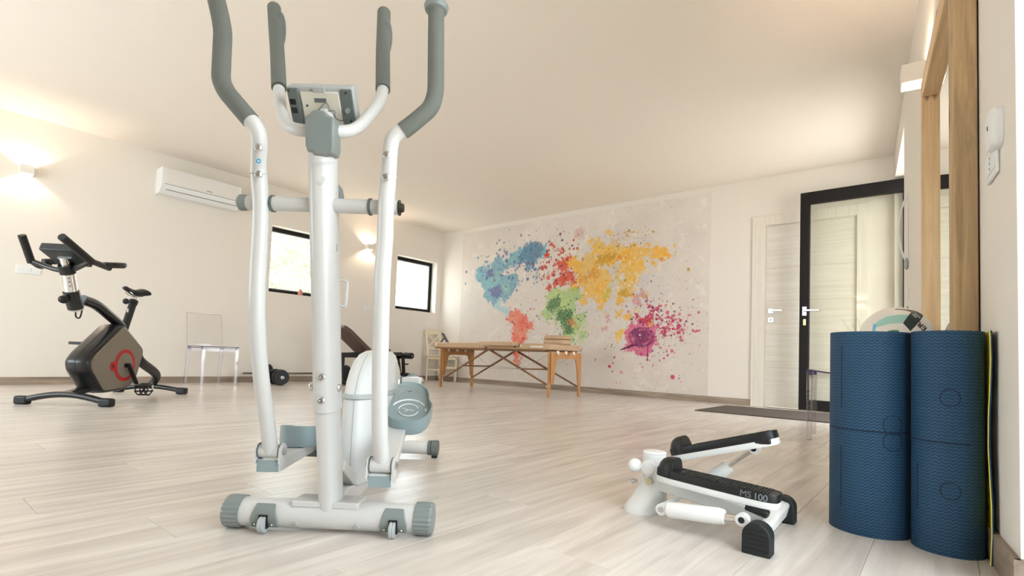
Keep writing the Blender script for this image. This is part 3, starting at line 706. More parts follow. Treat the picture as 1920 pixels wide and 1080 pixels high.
# ================================================================== CLEAR CHAIRS
def ghost_chair(label, loc, rz):
    """faces local +x"""
    t = thing('clear_chair', label, 'chair', loc, rz, 'clear plastic chairs')
    w2, d2, sh = .205, .215, .455
    mb = MB(); n = 9; rings = []
    for i in range(n):
        xx = -d2+2*d2*i/(n-1); dip = -.02*math.sin(math.pi*i/(n-1))
        rings.append([Vector((xx, -w2, sh+dip+.004)), Vector((xx, w2, sh+dip+.004)), Vector((xx, w2, sh+dip-.004)), Vector((xx, -w2, sh+dip-.004))])
    mb.loft(rings); mb.build('seat', M_GHOST, t)
    mb = MB()
    for s in (-1, 1): mb.tube([Vector((-d2+2*d2*i/8, s*w2, sh-.02*math.sin(math.pi*i/8))) for i in range(9)], .0035, 6)
    for s in (-1, 1): mb.tube([(s*d2, -w2, sh), (s*d2, w2, sh)], .0035, 6)
    mb.build('seat_edge', M_GHOSTE, t)
    mb = MB()
    for s in (-1, 1): mb.b2((-d2+.03, s*w2-.004*s, sh-.06), (d2-.03, s*w2-.008*s, sh-.01))
    for s in (-1, 1): mb.b2((s*d2-.004*s, -w2+.03, sh-.06), (s*d2-.008*s, w2-.03, sh-.01))
    mb.build('apron', M_GHOST, t)
    for sx in (-1, 1):
        for s in (-1, 1):
            lean = -.05 if sx < 0 else 0.0
            a = Vector((sx*(d2-.016), s*(w2-.016), sh-.008)); b = Vector((sx*(d2-.016)+lean, s*(w2-.016), 0.0))
            mb = MB(); q = .019; mb.loft([[a+Vector((-q,-q,0)), a+Vector((q,-q,0)), a+Vector((q,q,0)), a+Vector((-q,q,0))], [b+Vector((-q*.8,-q*.8,0)), b+Vector((q*.8,-q*.8,0)), b+Vector((q*.8,q*.8,0)), b+Vector((-q*.8,q*.8,0))]])
            lg = mb.build('leg', M_GHOSTL, t, bevel=.003)
            MB().b2((a.x-.014, a.y-.014, sh-.035), (a.x+.014, a.y+.014, sh-.006)).build('leg_joint', M_GHOSTE, lg, bevel=.002)
    mb = MB(); rings = []
    for k in range(9):
        z = sh+.004+.40*k/8; xx = -d2-.012-.085*(k/8)**1.3; ww = w2-.005*(k/8)
        rings.append([Vector((xx-.014*(1-(y/ww)**2)+dx, y, z)) for dx, ys in ((.003, [-ww+2*ww*j/8 for j in range(9)]), (-.003, [ww-2*ww*j/8 for j in range(9)])) for y in ys])
    mb.loft(rings); mb.build('backrest', M_GHOST, t)
    mb = MB(); top = [Vector((-d2-.097-.014*(1-(y/.2)**2), y, sh+.404)) for y in [-.2+.4*j/10 for j in range(11)]]; mb.tube(top, .0035, 6)
    for s in (-1, 1): mb.tube([Vector((-d2-.012-.085*(k/8)**1.3, s*(w2-.005*(k/8)), sh+.004+.40*k/8)) for k in range(9)], .0035, 6)
    mb.build('backrest_edge', glass('clear_edge', (.86, .83, .84), ior=1.5, refl=1.5), t)
    return t
gc = ghost_chair('clear plastic chair against the wall beside the exercise bike', (.37, -4.0, 0), math.radians(2))
dup(gc, tuple(rw(2.46, .36, 0)), math.radians(180)+RA, 'clear plastic chair half hidden behind the blue yoga mats')

# ================================================================== DOORMAT
mt_ = mat('charcoal_carpet', (92, 82, 74), .95, noise=.35, nscale=90, bump=.8, bscale=500)
a = fl((1308,771)); b = fl((1345,759))
o = MB().b2((0, 0, .0008), (1.55, 1.02, .009)).build('doormat', mt_, bevel=.002); o.location = (5.22, -1.34, 0); o.rotation_euler = (0,0,math.radians(.5)); tag(o, 'dark grey doormat in front of the doors', 'doormat')

# ================================================================== YOGA MATS
def navy():
    mt = bpy.data.materials.new('navy_foam'); mt.use_nodes = True; nt = mt.node_tree; b = nt.nodes['Principled BSDF']
    b.inputs['Roughness'].default_value = .62; b.inputs['Specular IOR Level'].default_value = .35
    tc = nt.nodes.new('ShaderNodeTexCoord'); mp = nt.nodes.new('ShaderNodeMapping'); nt.links.new(tc.outputs['UV'], mp.inputs['Vector'])
    wv = nt.nodes.new('ShaderNodeTexWave'); wv.bands_direction = 'Y'; wv.wave_profile = 'SIN'; wv.inputs['Scale'].default_value = 36.0; wv.inputs['Distortion'].default_value = 0
    # zig-zag: add triangular wave of u to v
    sp = nt.nodes.new('ShaderNodeSeparateXYZ'); nt.links.new(mp.outputs[0], sp.inputs[0])
    pp = nt.nodes.new('ShaderNodeMath'); pp.operation = 'PINGPONG'; pp.inputs[1].default_value = .0065; nt.links.new(sp.outputs[0], pp.inputs[0])
    sc = nt.nodes.new('ShaderNodeMath'); sc.operation = 'MULTIPLY'; sc.inputs[1].default_value = .8; nt.links.new(pp.outputs[0], sc.inputs[0])
    ad = nt.nodes.new('ShaderNodeMath'); nt.links.new(sp.outputs[1], ad.inputs[0]); nt.links.new(sc.outputs[0], ad.inputs[1])
    cb = nt.nodes.new('ShaderNodeCombineXYZ'); nt.links.new(sp.outputs[0], cb.inputs[0]); nt.links.new(ad.outputs[0], cb.inputs[1]); nt.links.new(cb.outputs[0], wv.inputs['Vector'])
    cr = nt.nodes.new('ShaderNodeValToRGB'); cr.color_ramp.elements[0].color = (*lin((22, 54, 82)), 1); cr.color_ramp.elements[1].color = (*lin((46, 84, 114)), 1)
    nt.links.new(wv.outputs['Fac'], cr.inputs['Fac']); nt.links.new(cr.outputs[0], b.inputs['Base Color'])
    bp = nt.nodes.new('ShaderNodeBump'); bp.inputs['Strength'].default_value = .5; bp.inputs['Distance'].default_value = .0015; nt.links.new(wv.outputs['Fac'], bp.inputs['Height']); nt.links.new(bp.outputs['Normal'], b.inputs['Normal'])
    return mt
M_NAVY = navy(); M_NAVYD = mat('engraved_navy', (16, 38, 64), .7)
def yoga_mat(label, c, R, H, end_ang, flap, marks, turns=3.2, tilt=(0,0)):
    t = thing('yoga_mat', label, 'yoga mat', c, 0, 'rolled yoga mats')
    th = .006; pitch = .0095; n = 56
    P = []; N = []; s = 0; U = []
    tot = int(turns*n)
    for i in range(tot+1):
        an = end_ang+2*math.pi*(i/n); r = R-pitch*(i/n)
        if i < n*.12: r += flap*(1-i/(n*.12))**2
        P.append(Vector((r*math.cos(an), r*math.sin(an), 0))); N.append(Vector((math.cos(an), math.sin(an), 0)))
        if i: s += (P[i]-P[i-1]).length
        U.append(s)
    def sheet(name, o0, o1, material, uv):
        K = 8; vs = []; fs = []
        for k in range(K+1):
            z = H*k/K; wob = .004*math.sin(k*1.1)
            for i in range(tot+1):
                f = max(0, 1-i/(n*.15)); vs.append(P[i]+N[i]*(o0+wob*f)+Vector((0,0,z)))
        m0 = len(vs)
        for k in range(K+1):
            z = H*k/K; wob = .004*math.sin(k*1.1)
            for i in range(tot+1):
                f = max(0, 1-i/(n*.15)); vs.append(P[i]+N[i]*(o1+wob*f)+Vector((0,0,z)))
        W_ = tot+1
        for k in range(K):
            for i in range(tot):
                a = k*W_+i; fs.append((a, a+1, a+1+W_, a+W_)); fs.append((m0+a+W_, m0+a+1+W_, m0+a+1, m0+a))
            fs.append((k*W_, (k+1)*W_, m0+(k+1)*W_, m0+k*W_)); fs.append((k*W_+tot, m0+k*W_+tot, m0+(k+1)*W_+tot, (k+1)*W_+tot))
        for i in range(tot):
            fs.append((i, m0+i, m0+i+1, i+1)); a = K*W_+i; fs.append((a, a+1, m0+a+1, m0+a))
        me = bpy.data.meshes.new(name); me.from_pydata(vs, [], fs); uvl = me.uv_layers.new(name='UVMap')
        for pl in me.polygons:
            for li in pl.loop_indices:
                vi = me.loops[li].vertex_index; q = vi % m0; uvl.data[li].uv = (U[q % W_], (q//W_)*H/K)
        bm = bmesh.new(); bm.from_mesh(me); bmesh.ops.recalc_face_normals(bm, faces=bm.faces); bm.to_mesh(me); bm.free()
        me.polygons.foreach_set('use_smooth', [True]*len(me.polygons)); me.set_sharp_from_angle(angle=math.radians(40))
        me.materials.append(material); o = bpy.data.objects.new(name, me); scene.collection.objects.link(o); o.parent = t; return o
    sheet('top_layer', 0, th*.5, M_NAVY, True); sheet('under_layer', -th*.45, 0, M_YEL, False)
    ro = R+th*.5+.0006
    for mk in marks:                                    # engraved guide marks, drawn on the outer turn
        mb = MB()
        pts = [];
        for (ang, z) in mk['p']:
            i = ((ang-end_ang) % (2*math.pi))/(2*math.pi)*n; r = R-pitch*(i/n)+th*.5+.0004
            if i < n*.12: r += flap*(1-i/(n*.12))**2
            pts.append(Vector((r*math.cos(ang), r*math.sin(ang), z)))
        if mk.get('closed'): pts.append(pts[0])
        mb.tube(pts, mk.get('w', .0015), 6); mb.build('guide_line', M_NAVYD, t)
    return t
def circ(R, ang, z, rr): return dict(p=[(ang+rr*math.cos(k*math.pi/12)/R, z+rr*math.sin(k*math.pi/12)) for k in range(24)], closed=True, w=.0014)
# mat 1: left one, mat 2: right one
c1 = fl((1631,1009)); d1 = np.array([c1[0]-CX, c1[1]-CY]); d1 /= np.linalg.norm(d1)
R1 = .103; C1 = (c1[0]+d1[0]*R1, c1[1]+d1[1]*R1, 0)
c2 = fl((1779,1046)); d2_ = np.array([c2[0]-CX, c2[1]-CY]); d2_ /= np.linalg.norm(d2_)
R2 = .082; C2 = (c2[0]+d2_[0]*R2+.000, c2[1]+d2_[1]*R2, 0)
f1 = math.atan2(-d1[1], -d1[0]); f2 = math.atan2(-d2_[1], -d2_[0])
H1 = .573
mk1 = [dict(p=[(f1-1.3+2.3*k/16, .292) for k in range(17)], w=.002), dict(p=[(f1-.75, z) for z in (.07, .15, .24)], w=.0014), dict(p=[(f1-.75, z) for z in (.35, .44, .53)], w=.0014), circ(R1, f1+.55, .314, .026), circ(R1, f1+.55, .268, .026)]
mk2 = [dict(p=[(f2-1.3+1.9*k/16, .285) for k in range(17)], w=.002), circ(R2, f2+.05, .40, .022), circ(R2, f2+.05, .165, .022), dict(p=[(f2-.95, z) for z in (.1, .16, .22)], w=.0014)]
yoga_mat('rolled navy yoga mat, the left of the pair', C1, R1, H1, f1+2.6, .0, mk1)
yoga_mat('rolled navy yoga mat with a yellow edge, beside the wall', C2, R2, H1, f2+.80, .028, mk2)

# ================================================================== BALL on a stool behind the mats
bd = 2.12; bc = CO+ray((1680,635))*bd; BR = 59*bd/FPX
t = thing('ball', 'white, mint and dark green ball behind the yoga mats', 'ball', (bc[0], bc[1], bc[2]-BR))
MB().ell((0,0,BR), (BR,BR,BR), 48, 32).build('ball_skin', mat('ball_white', (238, 230, 220), .45), t)
vd = Vector((CO-bc)).normalized(); rr_ = Vector(CR); uu_ = Vector(CU)
def bp_(px, py):    # point on the ball surface seen at a pixel
    d = Vector(ray((px, py))).normalized(); oc = Vector(CO-bc); b_ = d.dot(oc); q = b_*b_-(oc.length_squared-BR*BR)
    tt = -b_-math.sqrt(max(q, 0)); return (Vector(CO)+d*tt-Vector(bc)).normalized()
def patch(name, pix, material, par, lift=1.004, sub=5):
    P = [bp_(*p) for p in pix]; c = sum(P, Vector())/len(P); c.normalize()
    out = []
    for i in range(len(P)):
        for k in range(6): out.append(P[i].lerp(P[(i+1) % len(P)], k/6).normalized())
    vs = [c*BR*lift+Vector((0,0,BR))]; fs = []; rings = 8; n = len(out)
    for r in range(1, rings+1):
        for p in out: vs.append(c.lerp(p, r/rings).normalized()*BR*lift+Vector((0,0,BR)))
    for k in range(n): fs.append((0, 1+k, 1+(k+1) % n))
    for r in range(rings-1):
        for k in range(n): a = 1+r*n+k; b = 1+r*n+(k+1) % n; fs.append((a, a+n, b+n, b))
    for k in range(n): pass
    base = len(vs)
    for p in out: vs.append(p*BR*.99+Vector((0,0,BR)))
    for k in range(n): fs.append((1+(rings-1)*n+k, base+k, base+(k+1) % n, 1+(rings-1)*n+(k+1) % n))
    mb = MB(); mb.add(vs, fs); return mb.build(name, material, par)
M_DG = mat('ball_dark_green', (30, 50, 46), .45); M_MINT = mat('ball_mint', (168, 212, 200), .45); M_CY = mat('ball_cyan', (120, 190, 215), .45); M_PK = mat('ball_pale', (240, 236, 228), .45)
patch('dark_patch', [(1708,586),(1728,587),(1731,590),(1707,621),(1693,606)], M_DG, t)
patch('dark_patch', [(1682,579),(1700,581),(1728,587),(1708,585),(1690,581),(1676,581)], mat('ball_olive', (92, 88, 70), .45), t)
patch('mint_patch', [(1645,603),(1662,594),(1690,590),(1704,591),(1692,606),(1668,607),(1650,612),(1642,614)], M_MINT, t)
patch('cyan_patch', [(1637,609),(1644,606),(1641,622),(1640,630),(1636,628)], M_CY, t)
patch('dark_patch', [(1664,621),(1672,619),(1684,619),(1688,625),(1676,632),(1662,630)], mat('ball_green', (70, 120, 98), .45), t)
def ball_text(s, px, py, ang, size, material):
    n = bp_(px, py); x = (rr_-n*rr_.dot(n)).normalized(); y = n.cross(x); x2 = x*math.cos(ang)+y*math.sin(ang); y2 = n.cross(x2)
    O = n*BR+Vector((0,0,BR))
    def wp(p, cz): q = (p-Vector((0,0,BR))).normalized(); return q*(BR*1.006+max(cz, 0))+Vector((0,0,BR))
    text_mesh('lettering', s, size, (O, x2, y2, n), material, t, .0004, .0006, wp)
ball_text('ER', 1729, 612, math.radians(128), .034, M_BLACK)
ball_text('ELEV\n200', 1717, 592, math.radians(-82), .014, mat('lettering_grey', (176, 184, 178), .5))
sz = bc[2]-BR
t = thing('round_stool', 'round wooden stool under the ball, hidden by the yoga mats', 'stool', (bc[0], bc[1], 0))
MB().lathe([(.075, sz-.035), (.085, sz-.030), (.085, sz-.006), (.08, sz-.001)], (0,0,0), (0,0,1)).build('seat', M_BEECH, t)
for k in range(4):
    an = k*math.pi/2+.6; MB().cyl((.06*math.cos(an), .06*math.sin(an), sz-.03), (.072*math.cos(an), .072*math.sin(an), 0), .012, 10).build('leg', M_BEECH, t)

# ================================================================== CROSS TRAINER (white elliptical)
_A = fl((435,985)); _B = fl((795,1005)); _O = (_A+_B)/2; _an = math.atan2(_B[1]-_A[1], _B[0]-_A[0])+math.radians(2)
EU = np.array([math.cos(_an), math.sin(_an), 0.]); EV = np.array([-EU[1], EU[0], 0.])
def _loc(P, O, U, V): d = np.array(P)-O; return Vector((d@U, d@V, d[2]))
def TY(q, y): return _loc(at(q, EV, _O+EV*y), _O, EU, EV)     # trainer point on the plane y metres behind the front foot
def TX(q, x): return _loc(at(q, EU, _O+EU*x), _O, EU, EV)
tr = thing('elliptical_trainer', 'white elliptical cross trainer with grey foam handles', 'exercise machine', tuple(_O), _an)
X_ = Vector((1,0,0)); Y_ = Vector((0,1,0)); Z_ = Vector((0,0,1))
# front stabiliser
fr, fz = .036, .041
MB().cyl((-.222, 0, fz), (.232, 0, fz), fr, 32).build('front_stabiliser', M_WHITE, tr)
for sx, x0 in ((-1, -.214), (1, .226)):
    prof = []; mb = MB(); n = 44; rings = []
    for h, s in ((0, 1.0), (.038, 1.02), (.044, .96), (.046, .8)):
        rings.append([Vector((x0+sx*h, math.cos(2*math.pi*k/n)*(fr+(.0045 if k % 2 else .0025))*s, fz+math.sin(2*math.pi*k/n)*(fr+(.0045 if k % 2 else .0025))*s)) for k in range(n)])
    mb.loft(rings); mb.build('end_cap', M_GREY, tr, ang=20)
for px in (497, 738):
    c = TY((px, 975 if px < 600 else 990), -.03); x = c.x+(.0 if px < 600 else .0)
    hs = []
    for i in range(2): pass
    mb = MB(); rings = []
    for k in range(9):                                   # bracket wraps the tube front
        an = math.radians(205-150*k/8-30); r0 = fr+.004; wd = .033-.010*max(0, (k-3)/5)
        cy, cz = math.cos(an)*r0, math.sin(an)*r0
        # an measured in (y,z) from +y axis; front is -y
        rings.append([Vector((x-wd, -abs(cy) if False else cy, fz+cz)), Vector((x+wd, cy, fz+cz)), Vector((x+wd, cy*.9, fz+cz*.9)), Vector((x-wd, cy*.9, fz+cz*.9))])
    # angles 175 -> 25 degrees would pass over the top; use the front quadrant instead
    rings = []
    for k in range(9):
        an = math.radians(228-96*k/8); r0 = fr+.005; wd = .034-.011*max(0, (k-3)/5)
        cy, cz = math.cos(an)*r0, math.sin(an)*r0
        rings.append([Vector((x-wd, cy, fz+cz)), Vector((x+wd, cy, fz+cz)), Vector((x+wd, cy*.85, fz+cz*.85)), Vector((x-wd, cy*.85, fz+cz*.85))])
    mb.loft(rings); br = mb.build('wheel_bracket', M_GREY, tr, bevel=.002)
    MB().b2((x-.011, -fr-.0075, .012), (x+.011, -fr+.004, .046)).build('wheel_slot', M_BLACK, br)
    wy = -fr-.004
    wm = MB().lathe([(.008, -.0075), (.019, -.0075), (.0205, -.003), (.019, 0), (.0205, .003), (.019, .0075), (.008, .0075)], (x, wy, .022), (1,0,0), 24).build('transport_wheel', M_GREYL, tr)
    mb = MB()
    for s in (-1, 1): mb.ell((x+s*.021, -fr-.003, .021), (.0032, .003, .0032), 10, 6)
    mb.build('rivet', M_STEEL, br)
for px in (555, 670):
    c = TY((px, 983), -.03); mb = MB(); mb.lathe([(.0085,0),(.0085,.003),(.006,.005)], (c.x, -fr*.86, fz-.018), (0,-.87,-.45), 14); mb.build('bolt', mat('bolt_white', (172,172,170), .4), tr)
MB().b2((-.085, -.030, fz+fr*.62), (.085, .045, fz+fr+.003)).build('foot_plate', M_WHITE, tr, bevel=.004)
# post: lower tube and upper sleeve
pb = TY((622, 950), .012); pm_ = TY((615, 768), -.035); pt = TY((606, 285), -.125)
def oval(name, pts, rx, ry, material, n=28):
    P = [Vector(p) for p in pts]; rings = []
    for i, p in enumerate(P):
        t = ((P[min(i+1, len(P)-1)]-P[max(i-1, 0)])).normalized(); b = t.cross(X_).normalized(); a = b.cross(t).normalized()
        if a.x < 0: a = -a
        rings.append([p+a*rx*math.copysign(abs(math.cos(2*math.pi*k/n))**.8, math.cos(2*math.pi*k/n))+b*ry*math.sin(2*math.pi*k/n) for k in range(n)])
    return MB().loft(rings).build(name, material, tr, bevel=.002)
oval('lower_post', [pb-Z_*.012, pb.lerp(pm_, .5), pm_+(pm_-pb)*.08], .0275, .042, M_WHITE)
up = pm_.lerp(pt, .02)
post = oval('post', [pm_, pm_.lerp(pt, .5), pt], .0315, .047, M_WHITE)
for q, y in (((603, 707), -.1), ((602, 751), -.095)):
    c = TY(q, -.103 if q[1] < 730 else -.096); MB().lathe([(.0095,0),(.0095,.0025),(.0065,.006),(.004,.006),(.003,.003)], c+Vector((0,.002,0)), (0,-1,0), 18).build('bolt', M_STEEL, tr)
for q, s in (((585, 724), -1), ((634, 727), 1)):
    c = TY(q, -.05); MB().ell((c.x, c.y, c.z), (.009,.011,.011), 14, 8).build('side_bolt', M_STEEL, tr)
c = TY((600, 336), -.165); MB().lathe([(.010,0),(.010,.001),(.007,.0015)], c+Y_*.006, (0,-1,.1), 20).build('round_badge', mat('badge_light', (214,216,214), .5), tr)
# handle shaped wire bottle holder behind the post
loop = [TY(q, .03) for q in ((630, 524), (652, 527), (648, 577), (632, 568))]
MB().tube(fillet([loop[0]-X_*.02]+loop+[loop[3]-X_*.015], .008), .0035, 10).build('bottle_holder', M_WHITE, tr)
c = TY((634, 360), -.06)
MB().prism([(-.0,-.036),(.018,-.036),(.026,-.018),(.02,.01),(.0,.034)], (c+Vector((-.012,0,0)), (1,0,0), (0,0,1), (0,1,0)), -.012, .014).build('tension_knob', M_GREY, tr, bevel=.004)
c = TY((629, 465), -.10)
for k in range(1): MB().tube([c+Vector((.004*math.cos(a), .0, .011*math.sin(a))) for a in [j*math.pi/8 for j in range(17)]], .0006, 5).build('decal', mat('decal_grey', (120,122,122), .5), tr)
text_mesh('product_label', 'MAX USER WEIGHT 110 KG\nEN 957-1  EN 957-9', .0052, (TY((605, 306), -.172), (1,0,0), (0,.15,1), (0,-1,.1)), mat('label_print', (196,198,198), .6), tr, .0002)
# crossbar
cb = TY((605, 385), -.112); cz, cy = cb.z, cb.y
xl = TY((462, 385), -.112).x; xr = TY((748, 388), -.112).x
MB().cyl((xl, cy, cz), (xr, cy, cz), .0175, 24).build('crossbar', M_WHITE, tr)
MB().lathe([(.0185,0),(.0195,.008),(.0195,.018),(.014,.024)], (xl+.004, cy, cz), (-1,0,0), 24).build('crossbar_cap', M_GREY, tr)
for px in (512, 695):
    x = TY((px, 385), -.112).x; MB().lathe([(.0175,-.003),(.0205,-.003),(.0205,.003),(.0175,.003)], (x, cy, cz), (1,0,0), 24).build('spacer_ring', M_GREYD, tr)
mb = MB(); mb.lathe([(.019,0),(.019,.003),(.012,.003),(.010,.012),(.006,.013)], (xr, cy, cz), (1,0,0), 18); mb.build('axle_bolt', mat('axle_metal', (70,66,60), .35, metal=.8), tr)
# swing arms
def arm(pix, X0):
    return [TX(q, X0) for q in pix]
XL, XR = -.160, .147
LA = arm([(485,318),(489,385),(487,450),(483,520),(482,600),(488,690),(496,755),(504,815),(508,846)], XL)
RA_ = arm([(729,330),(724,388),(722,450),(717,520),(715,600),(713,690),(712,760),(713,820),(716,862)], XR)
for nm, A in (('L', LA), ('R', RA_)):
    MB().tube(bez(A, 4), .0190, 20, ref=(1,0,0)).build('swing_arm', M_WHITE, tr)
# upper handlebars: white tube and foam grip
def DT_(q, d): return _loc(CO+ray(q)*d, _O, EU, EV)
def handle(A, dep0, pixw, pixg, depg, r=.0172, rg=.0195):
    pass
yl = LA[0].y; yr = RA_[0].y
WL_ = [LA[1].lerp(LA[0], .3), LA[0], TY((486, 262), yl-.035), TY((479, 238), yl-.045), TY((462, 218), yl-.05)]
MB().tube(bez(WL_, 5), .0180, 20, ref=(1,0,0)).build('handle_tube', M_WHITE, tr)
GL = [TY((470, 226), yl-.048), TY((452, 205), yl-.05), TY((424, 172), yl-.045), TY((414, 150), yl-.04), TY((418, 60), yl-.02), TY((414, 35), yl-.015), TY((400, -25), yl+.01), TY((399, -70), yl+.02)]
MB().tube(fillet(GL, .03, 5), .0202, 22, ref=(1,0,0)).build('foam_grip', M_FOAM, tr)
WR_ = [RA_[1].lerp(RA_[0], .3), RA_[0], TY((733, 275), yr+.01), TY((741, 255), yr+.01), TY((765, 238), yr+.01)]
MB().tube(bez(WR_, 5), .0180, 20, ref=(1,0,0)).build('handle_tube', M_WHITE, tr)
GR_ = [TY((755, 246), yr+.01), TY((775, 231), yr+.01), TY((808, 203), yr+.015), TY((817, 175), yr+.02), TY((818, 18), yr+.06)]
MB().tube(fillet(GR_, .035, 6), .0202, 22, ref=(1,0,0)).build('foam_grip', M_FOAM, tr)
k_ = GR_[-1]; MB().lathe([(.018,-.010),(.028,-.004),(.0315,.006),(.028,.016),(.016,.022)], k_, (0,.06,1), 26).build('grip_knob', M_GREY, tr)
for A, pts in ((LA, ((485,277),(485,327))), (RA_, ((725,290),(724,332)))):
    for q in pts:
        yy = (yl if A is LA else yr)-.024; c = TY(q, yy+(-.02 if A is LA and q[1] < 300 else 0)); MB().lathe([(.009,0),(.009,.003),(.006,.006),(.003,.0065)], c, (0,-1,-.15), 16).build('bolt', M_STEEL, tr)
c = TY((485, 302), yl-.036); MB().tube([c+Vector((.0045*math.cos(a), 0, .0045*math.sin(a))) for a in [j*math.pi/8 for j in range(17)]], .0014, 6).build('sticker', mat('cyan_sticker', (40,160,205), .4), tr)
for A in (LA, RA_):
    MB().lathe([(.0190,-.001),(.0195,-.001),(.0195,.001),(.0190,.001)], A[0]-Z_*.01, (A[0]-A[1]).normalized(), 22).build('joint_ring', M_GREYL, tr)
# pivot barrels, pedal beams, caps
def lower_end(pc, xh, y0, beam_pts, cap_px, nm):
    c = TY(pc, y0); hw_ = .0285
    MB().cyl((c.x-hw_+.002, y0, c.z), (c.x+hw_-.002, y0, c.z), .018, 24).build('pivot_barrel', M_WHITE, tr)
    for s in (-1, 1):
        MB().cyl((c.x+s*(hw_-.003), y0, c.z), (c.x+s*(hw_), y0, c.z), .0205, 22).build('pivot_washer', M_GREYD, tr)
        MB().prism([(.021*math.cos(a), .021*math.sin(a)) for a in [math.pi*j/8 for j in range(9)]]+[(-.021,-.03),(.021,-.03)], ((c.x+s*(hw_+.0005), y0, c.z), (0,1,0), (0,0,1), (1,0,0)), 0, s*.004).build('fork_plate', M_WHITE, tr)
        MB().lathe([(.010,0),(.010,.004),(.006,.006)], (c.x+s*(hw_+.0045), y0, c.z), (s,0,0), 16).build('pivot_bolt', M_STEEL, tr)
    # beam
    f = Vector((c.x, y0-.012, c.z-.037)); e = beam_pts; W, Hh = .058, .032
    d = (e-f).normalized(); mb = MB(); mb.bar(f, e, W, Hh); mb.build('pedal_beam', M_WHITE, tr, bevel=.003)
    s_ = d.cross(Z_).normalized(); mb = MB(); mb.bar(f-d*.004, f+d*.002, W-.004, Hh-.004); mb.build('beam_cap', M_BLUEGREY, tr, bevel=.001)
    return c
fr_ = TY((770, 790), .27)       # right footplate, front centre
far = TY((772, 716), .56)
cR = lower_end((716, 872), XR, RA_[-1].y, Vector((far.x-.012, .53, far.z-.075)), None, 'R')
cL = lower_end((508, 845), XL, LA[-1].y, Vector((-.20, .42, .155)), None, 'L')
# footplates: rounded trays with upstanding rim
def footplate(front, back, hw_, rim, nm, logo=True):
    ax = (back-front); L = ax.length; ax.normalize(); sx = ax.cross(Z_).normalized(); n_ = sx.cross(ax).normalized()
    N = 40; out = []
    for k in range(N):
        a = 2*math.pi*k/N; cx = math.copysign(abs(math.cos(a))**.75, math.cos(a)); sy = math.copysign(abs(math.sin(a))**.75, math.sin(a))
        wd = hw_*(1.0 if sy < 0 else .86)
        out.append((cx*wd, L/2+sy*L/2))
    def pt(o_, sc, h): return front+ax*((o_[1]-L/2)*sc+L/2)+sx*o_[0]*sc+n_*h
    def rimh(o_): t_ = o_[1]/L; return rim*(1-min(1, t_*1.15))**.5 if t_ < .85 else 0
    r0 = [pt(o_, .86, -.012) for o_ in out]; r1 = [pt(o_, .97, -.010) for o_ in out]; r2 = [pt(o_, 1.0, .0) for o_ in out]; r3 = [pt(o_, 1.0, .012+rimh(o_)) for o_ in out]
    r4 = [pt(o_, .965, .012+rimh(o_)) for o_ in out]; r5 = [pt(o_, .945, .006) for o_ in out]; r6 = [pt(o_, .5, .005) for o_ in out]; r7 = [pt(o_, .05, .005) for o_ in out]
    f = MB().loft([r0, r1, r2, r3, r4, r5, r6, r7]).build('footplate', M_BLUEGREY, tr)
    for j, sc in enumerate((.90, .83, .76, .69)):
        MB().tube([pt(o_, sc, .0062) for o_ in out if o_[1] > L*.42], .0014, 5).build('tread_ridge', M_GREYL, f)
    if logo:
        M_LG = mat('white_print', (232,234,232), .5); cc = front+ax*L*.40+n_*.007
        def arc(r, a0, a1, w_): 
            MB().tube([cc+sx*r*math.cos(a)+ax*r*1.25*math.sin(a) for a in [math.radians(a0+(a1-a0)*k/16) for k in range(17)]], w_, 6).build('foot_mark', M_LG, f)
        arc(.056, 25, 155, .0028); arc(.032, 15, 170, .002); arc(.032, 200, 345, .002); arc(.056, -10, 5, .003)
        MB().tube([cc+sx*a+ax*b for a, b in ((-.02,.012),(.0,.0),(-.012,-.008))], .0013, 6).build('foot_mark', M_LG, f)
        MB().tube([cc+sx*a+ax*b for a, b in ((.002,.0),(.018,-.004))], .0013, 6).build('foot_mark', M_LG, f)
        MB().prism([(-.007,0),(.007,0),(0,.005)], (front+ax*L*.80+n_*.0065, sx, ax, n_), 0, .001).build('foot_mark', M_GREYD, f)
    return f
fA = TY((762, 812), .235); fB = TY((770, 722), .53)
footplate(fA, fB, .078, .030, 'R')
g1 = TY((555, 838), .16); g2 = Vector((-.215, .48, .175)); footplate(Vector((-.168, .17, .185)), g2, .066, .040, 'L', False)
c = TY((745, 868), .20); MB().b2((-.222, .33, .118), (-.150, .39, .150)).build('plate_clamp', M_GREYD, tr, bevel=.004)
# crank bracket on the right
b0 = TY((773, 716), .60)
mb = MB(); mb.b2((b0.x-.036, b0.y-.03, b0.z-.03), (b0.x+.036, b0.y+.03, b0.z+.017)); br = mb.build('crank_bracket', M_WHITE, tr, bevel=.005)
MB().ell((b0.x, b0.y, b0.z+.018), (.020,.020,.014), 20, 10).build('dome_nut', M_GREY, br)
MB().lathe([(.024,0),(.024,.003),(.020,.004)], (b0.x, b0.y, b0.z+.0165), (0,0,1), 20).build('washer', M_WPLAST, br)
mb = MB(); mb.lathe([(.012,0),(.012,.005),(.008,.008)], (b0.x+.036, b0.y, b0.z), (1,0,0), 14); mb.build('bolt_head', M_STEEL, br)
c0 = TY((730, 716), .60); axz = b0.z+.004
MB().cyl((c0.x+.005, b0.y, axz), (b0.x-.036, b0.y, axz), .0165, 20).build('crank_axle', M_GREYD, tr)
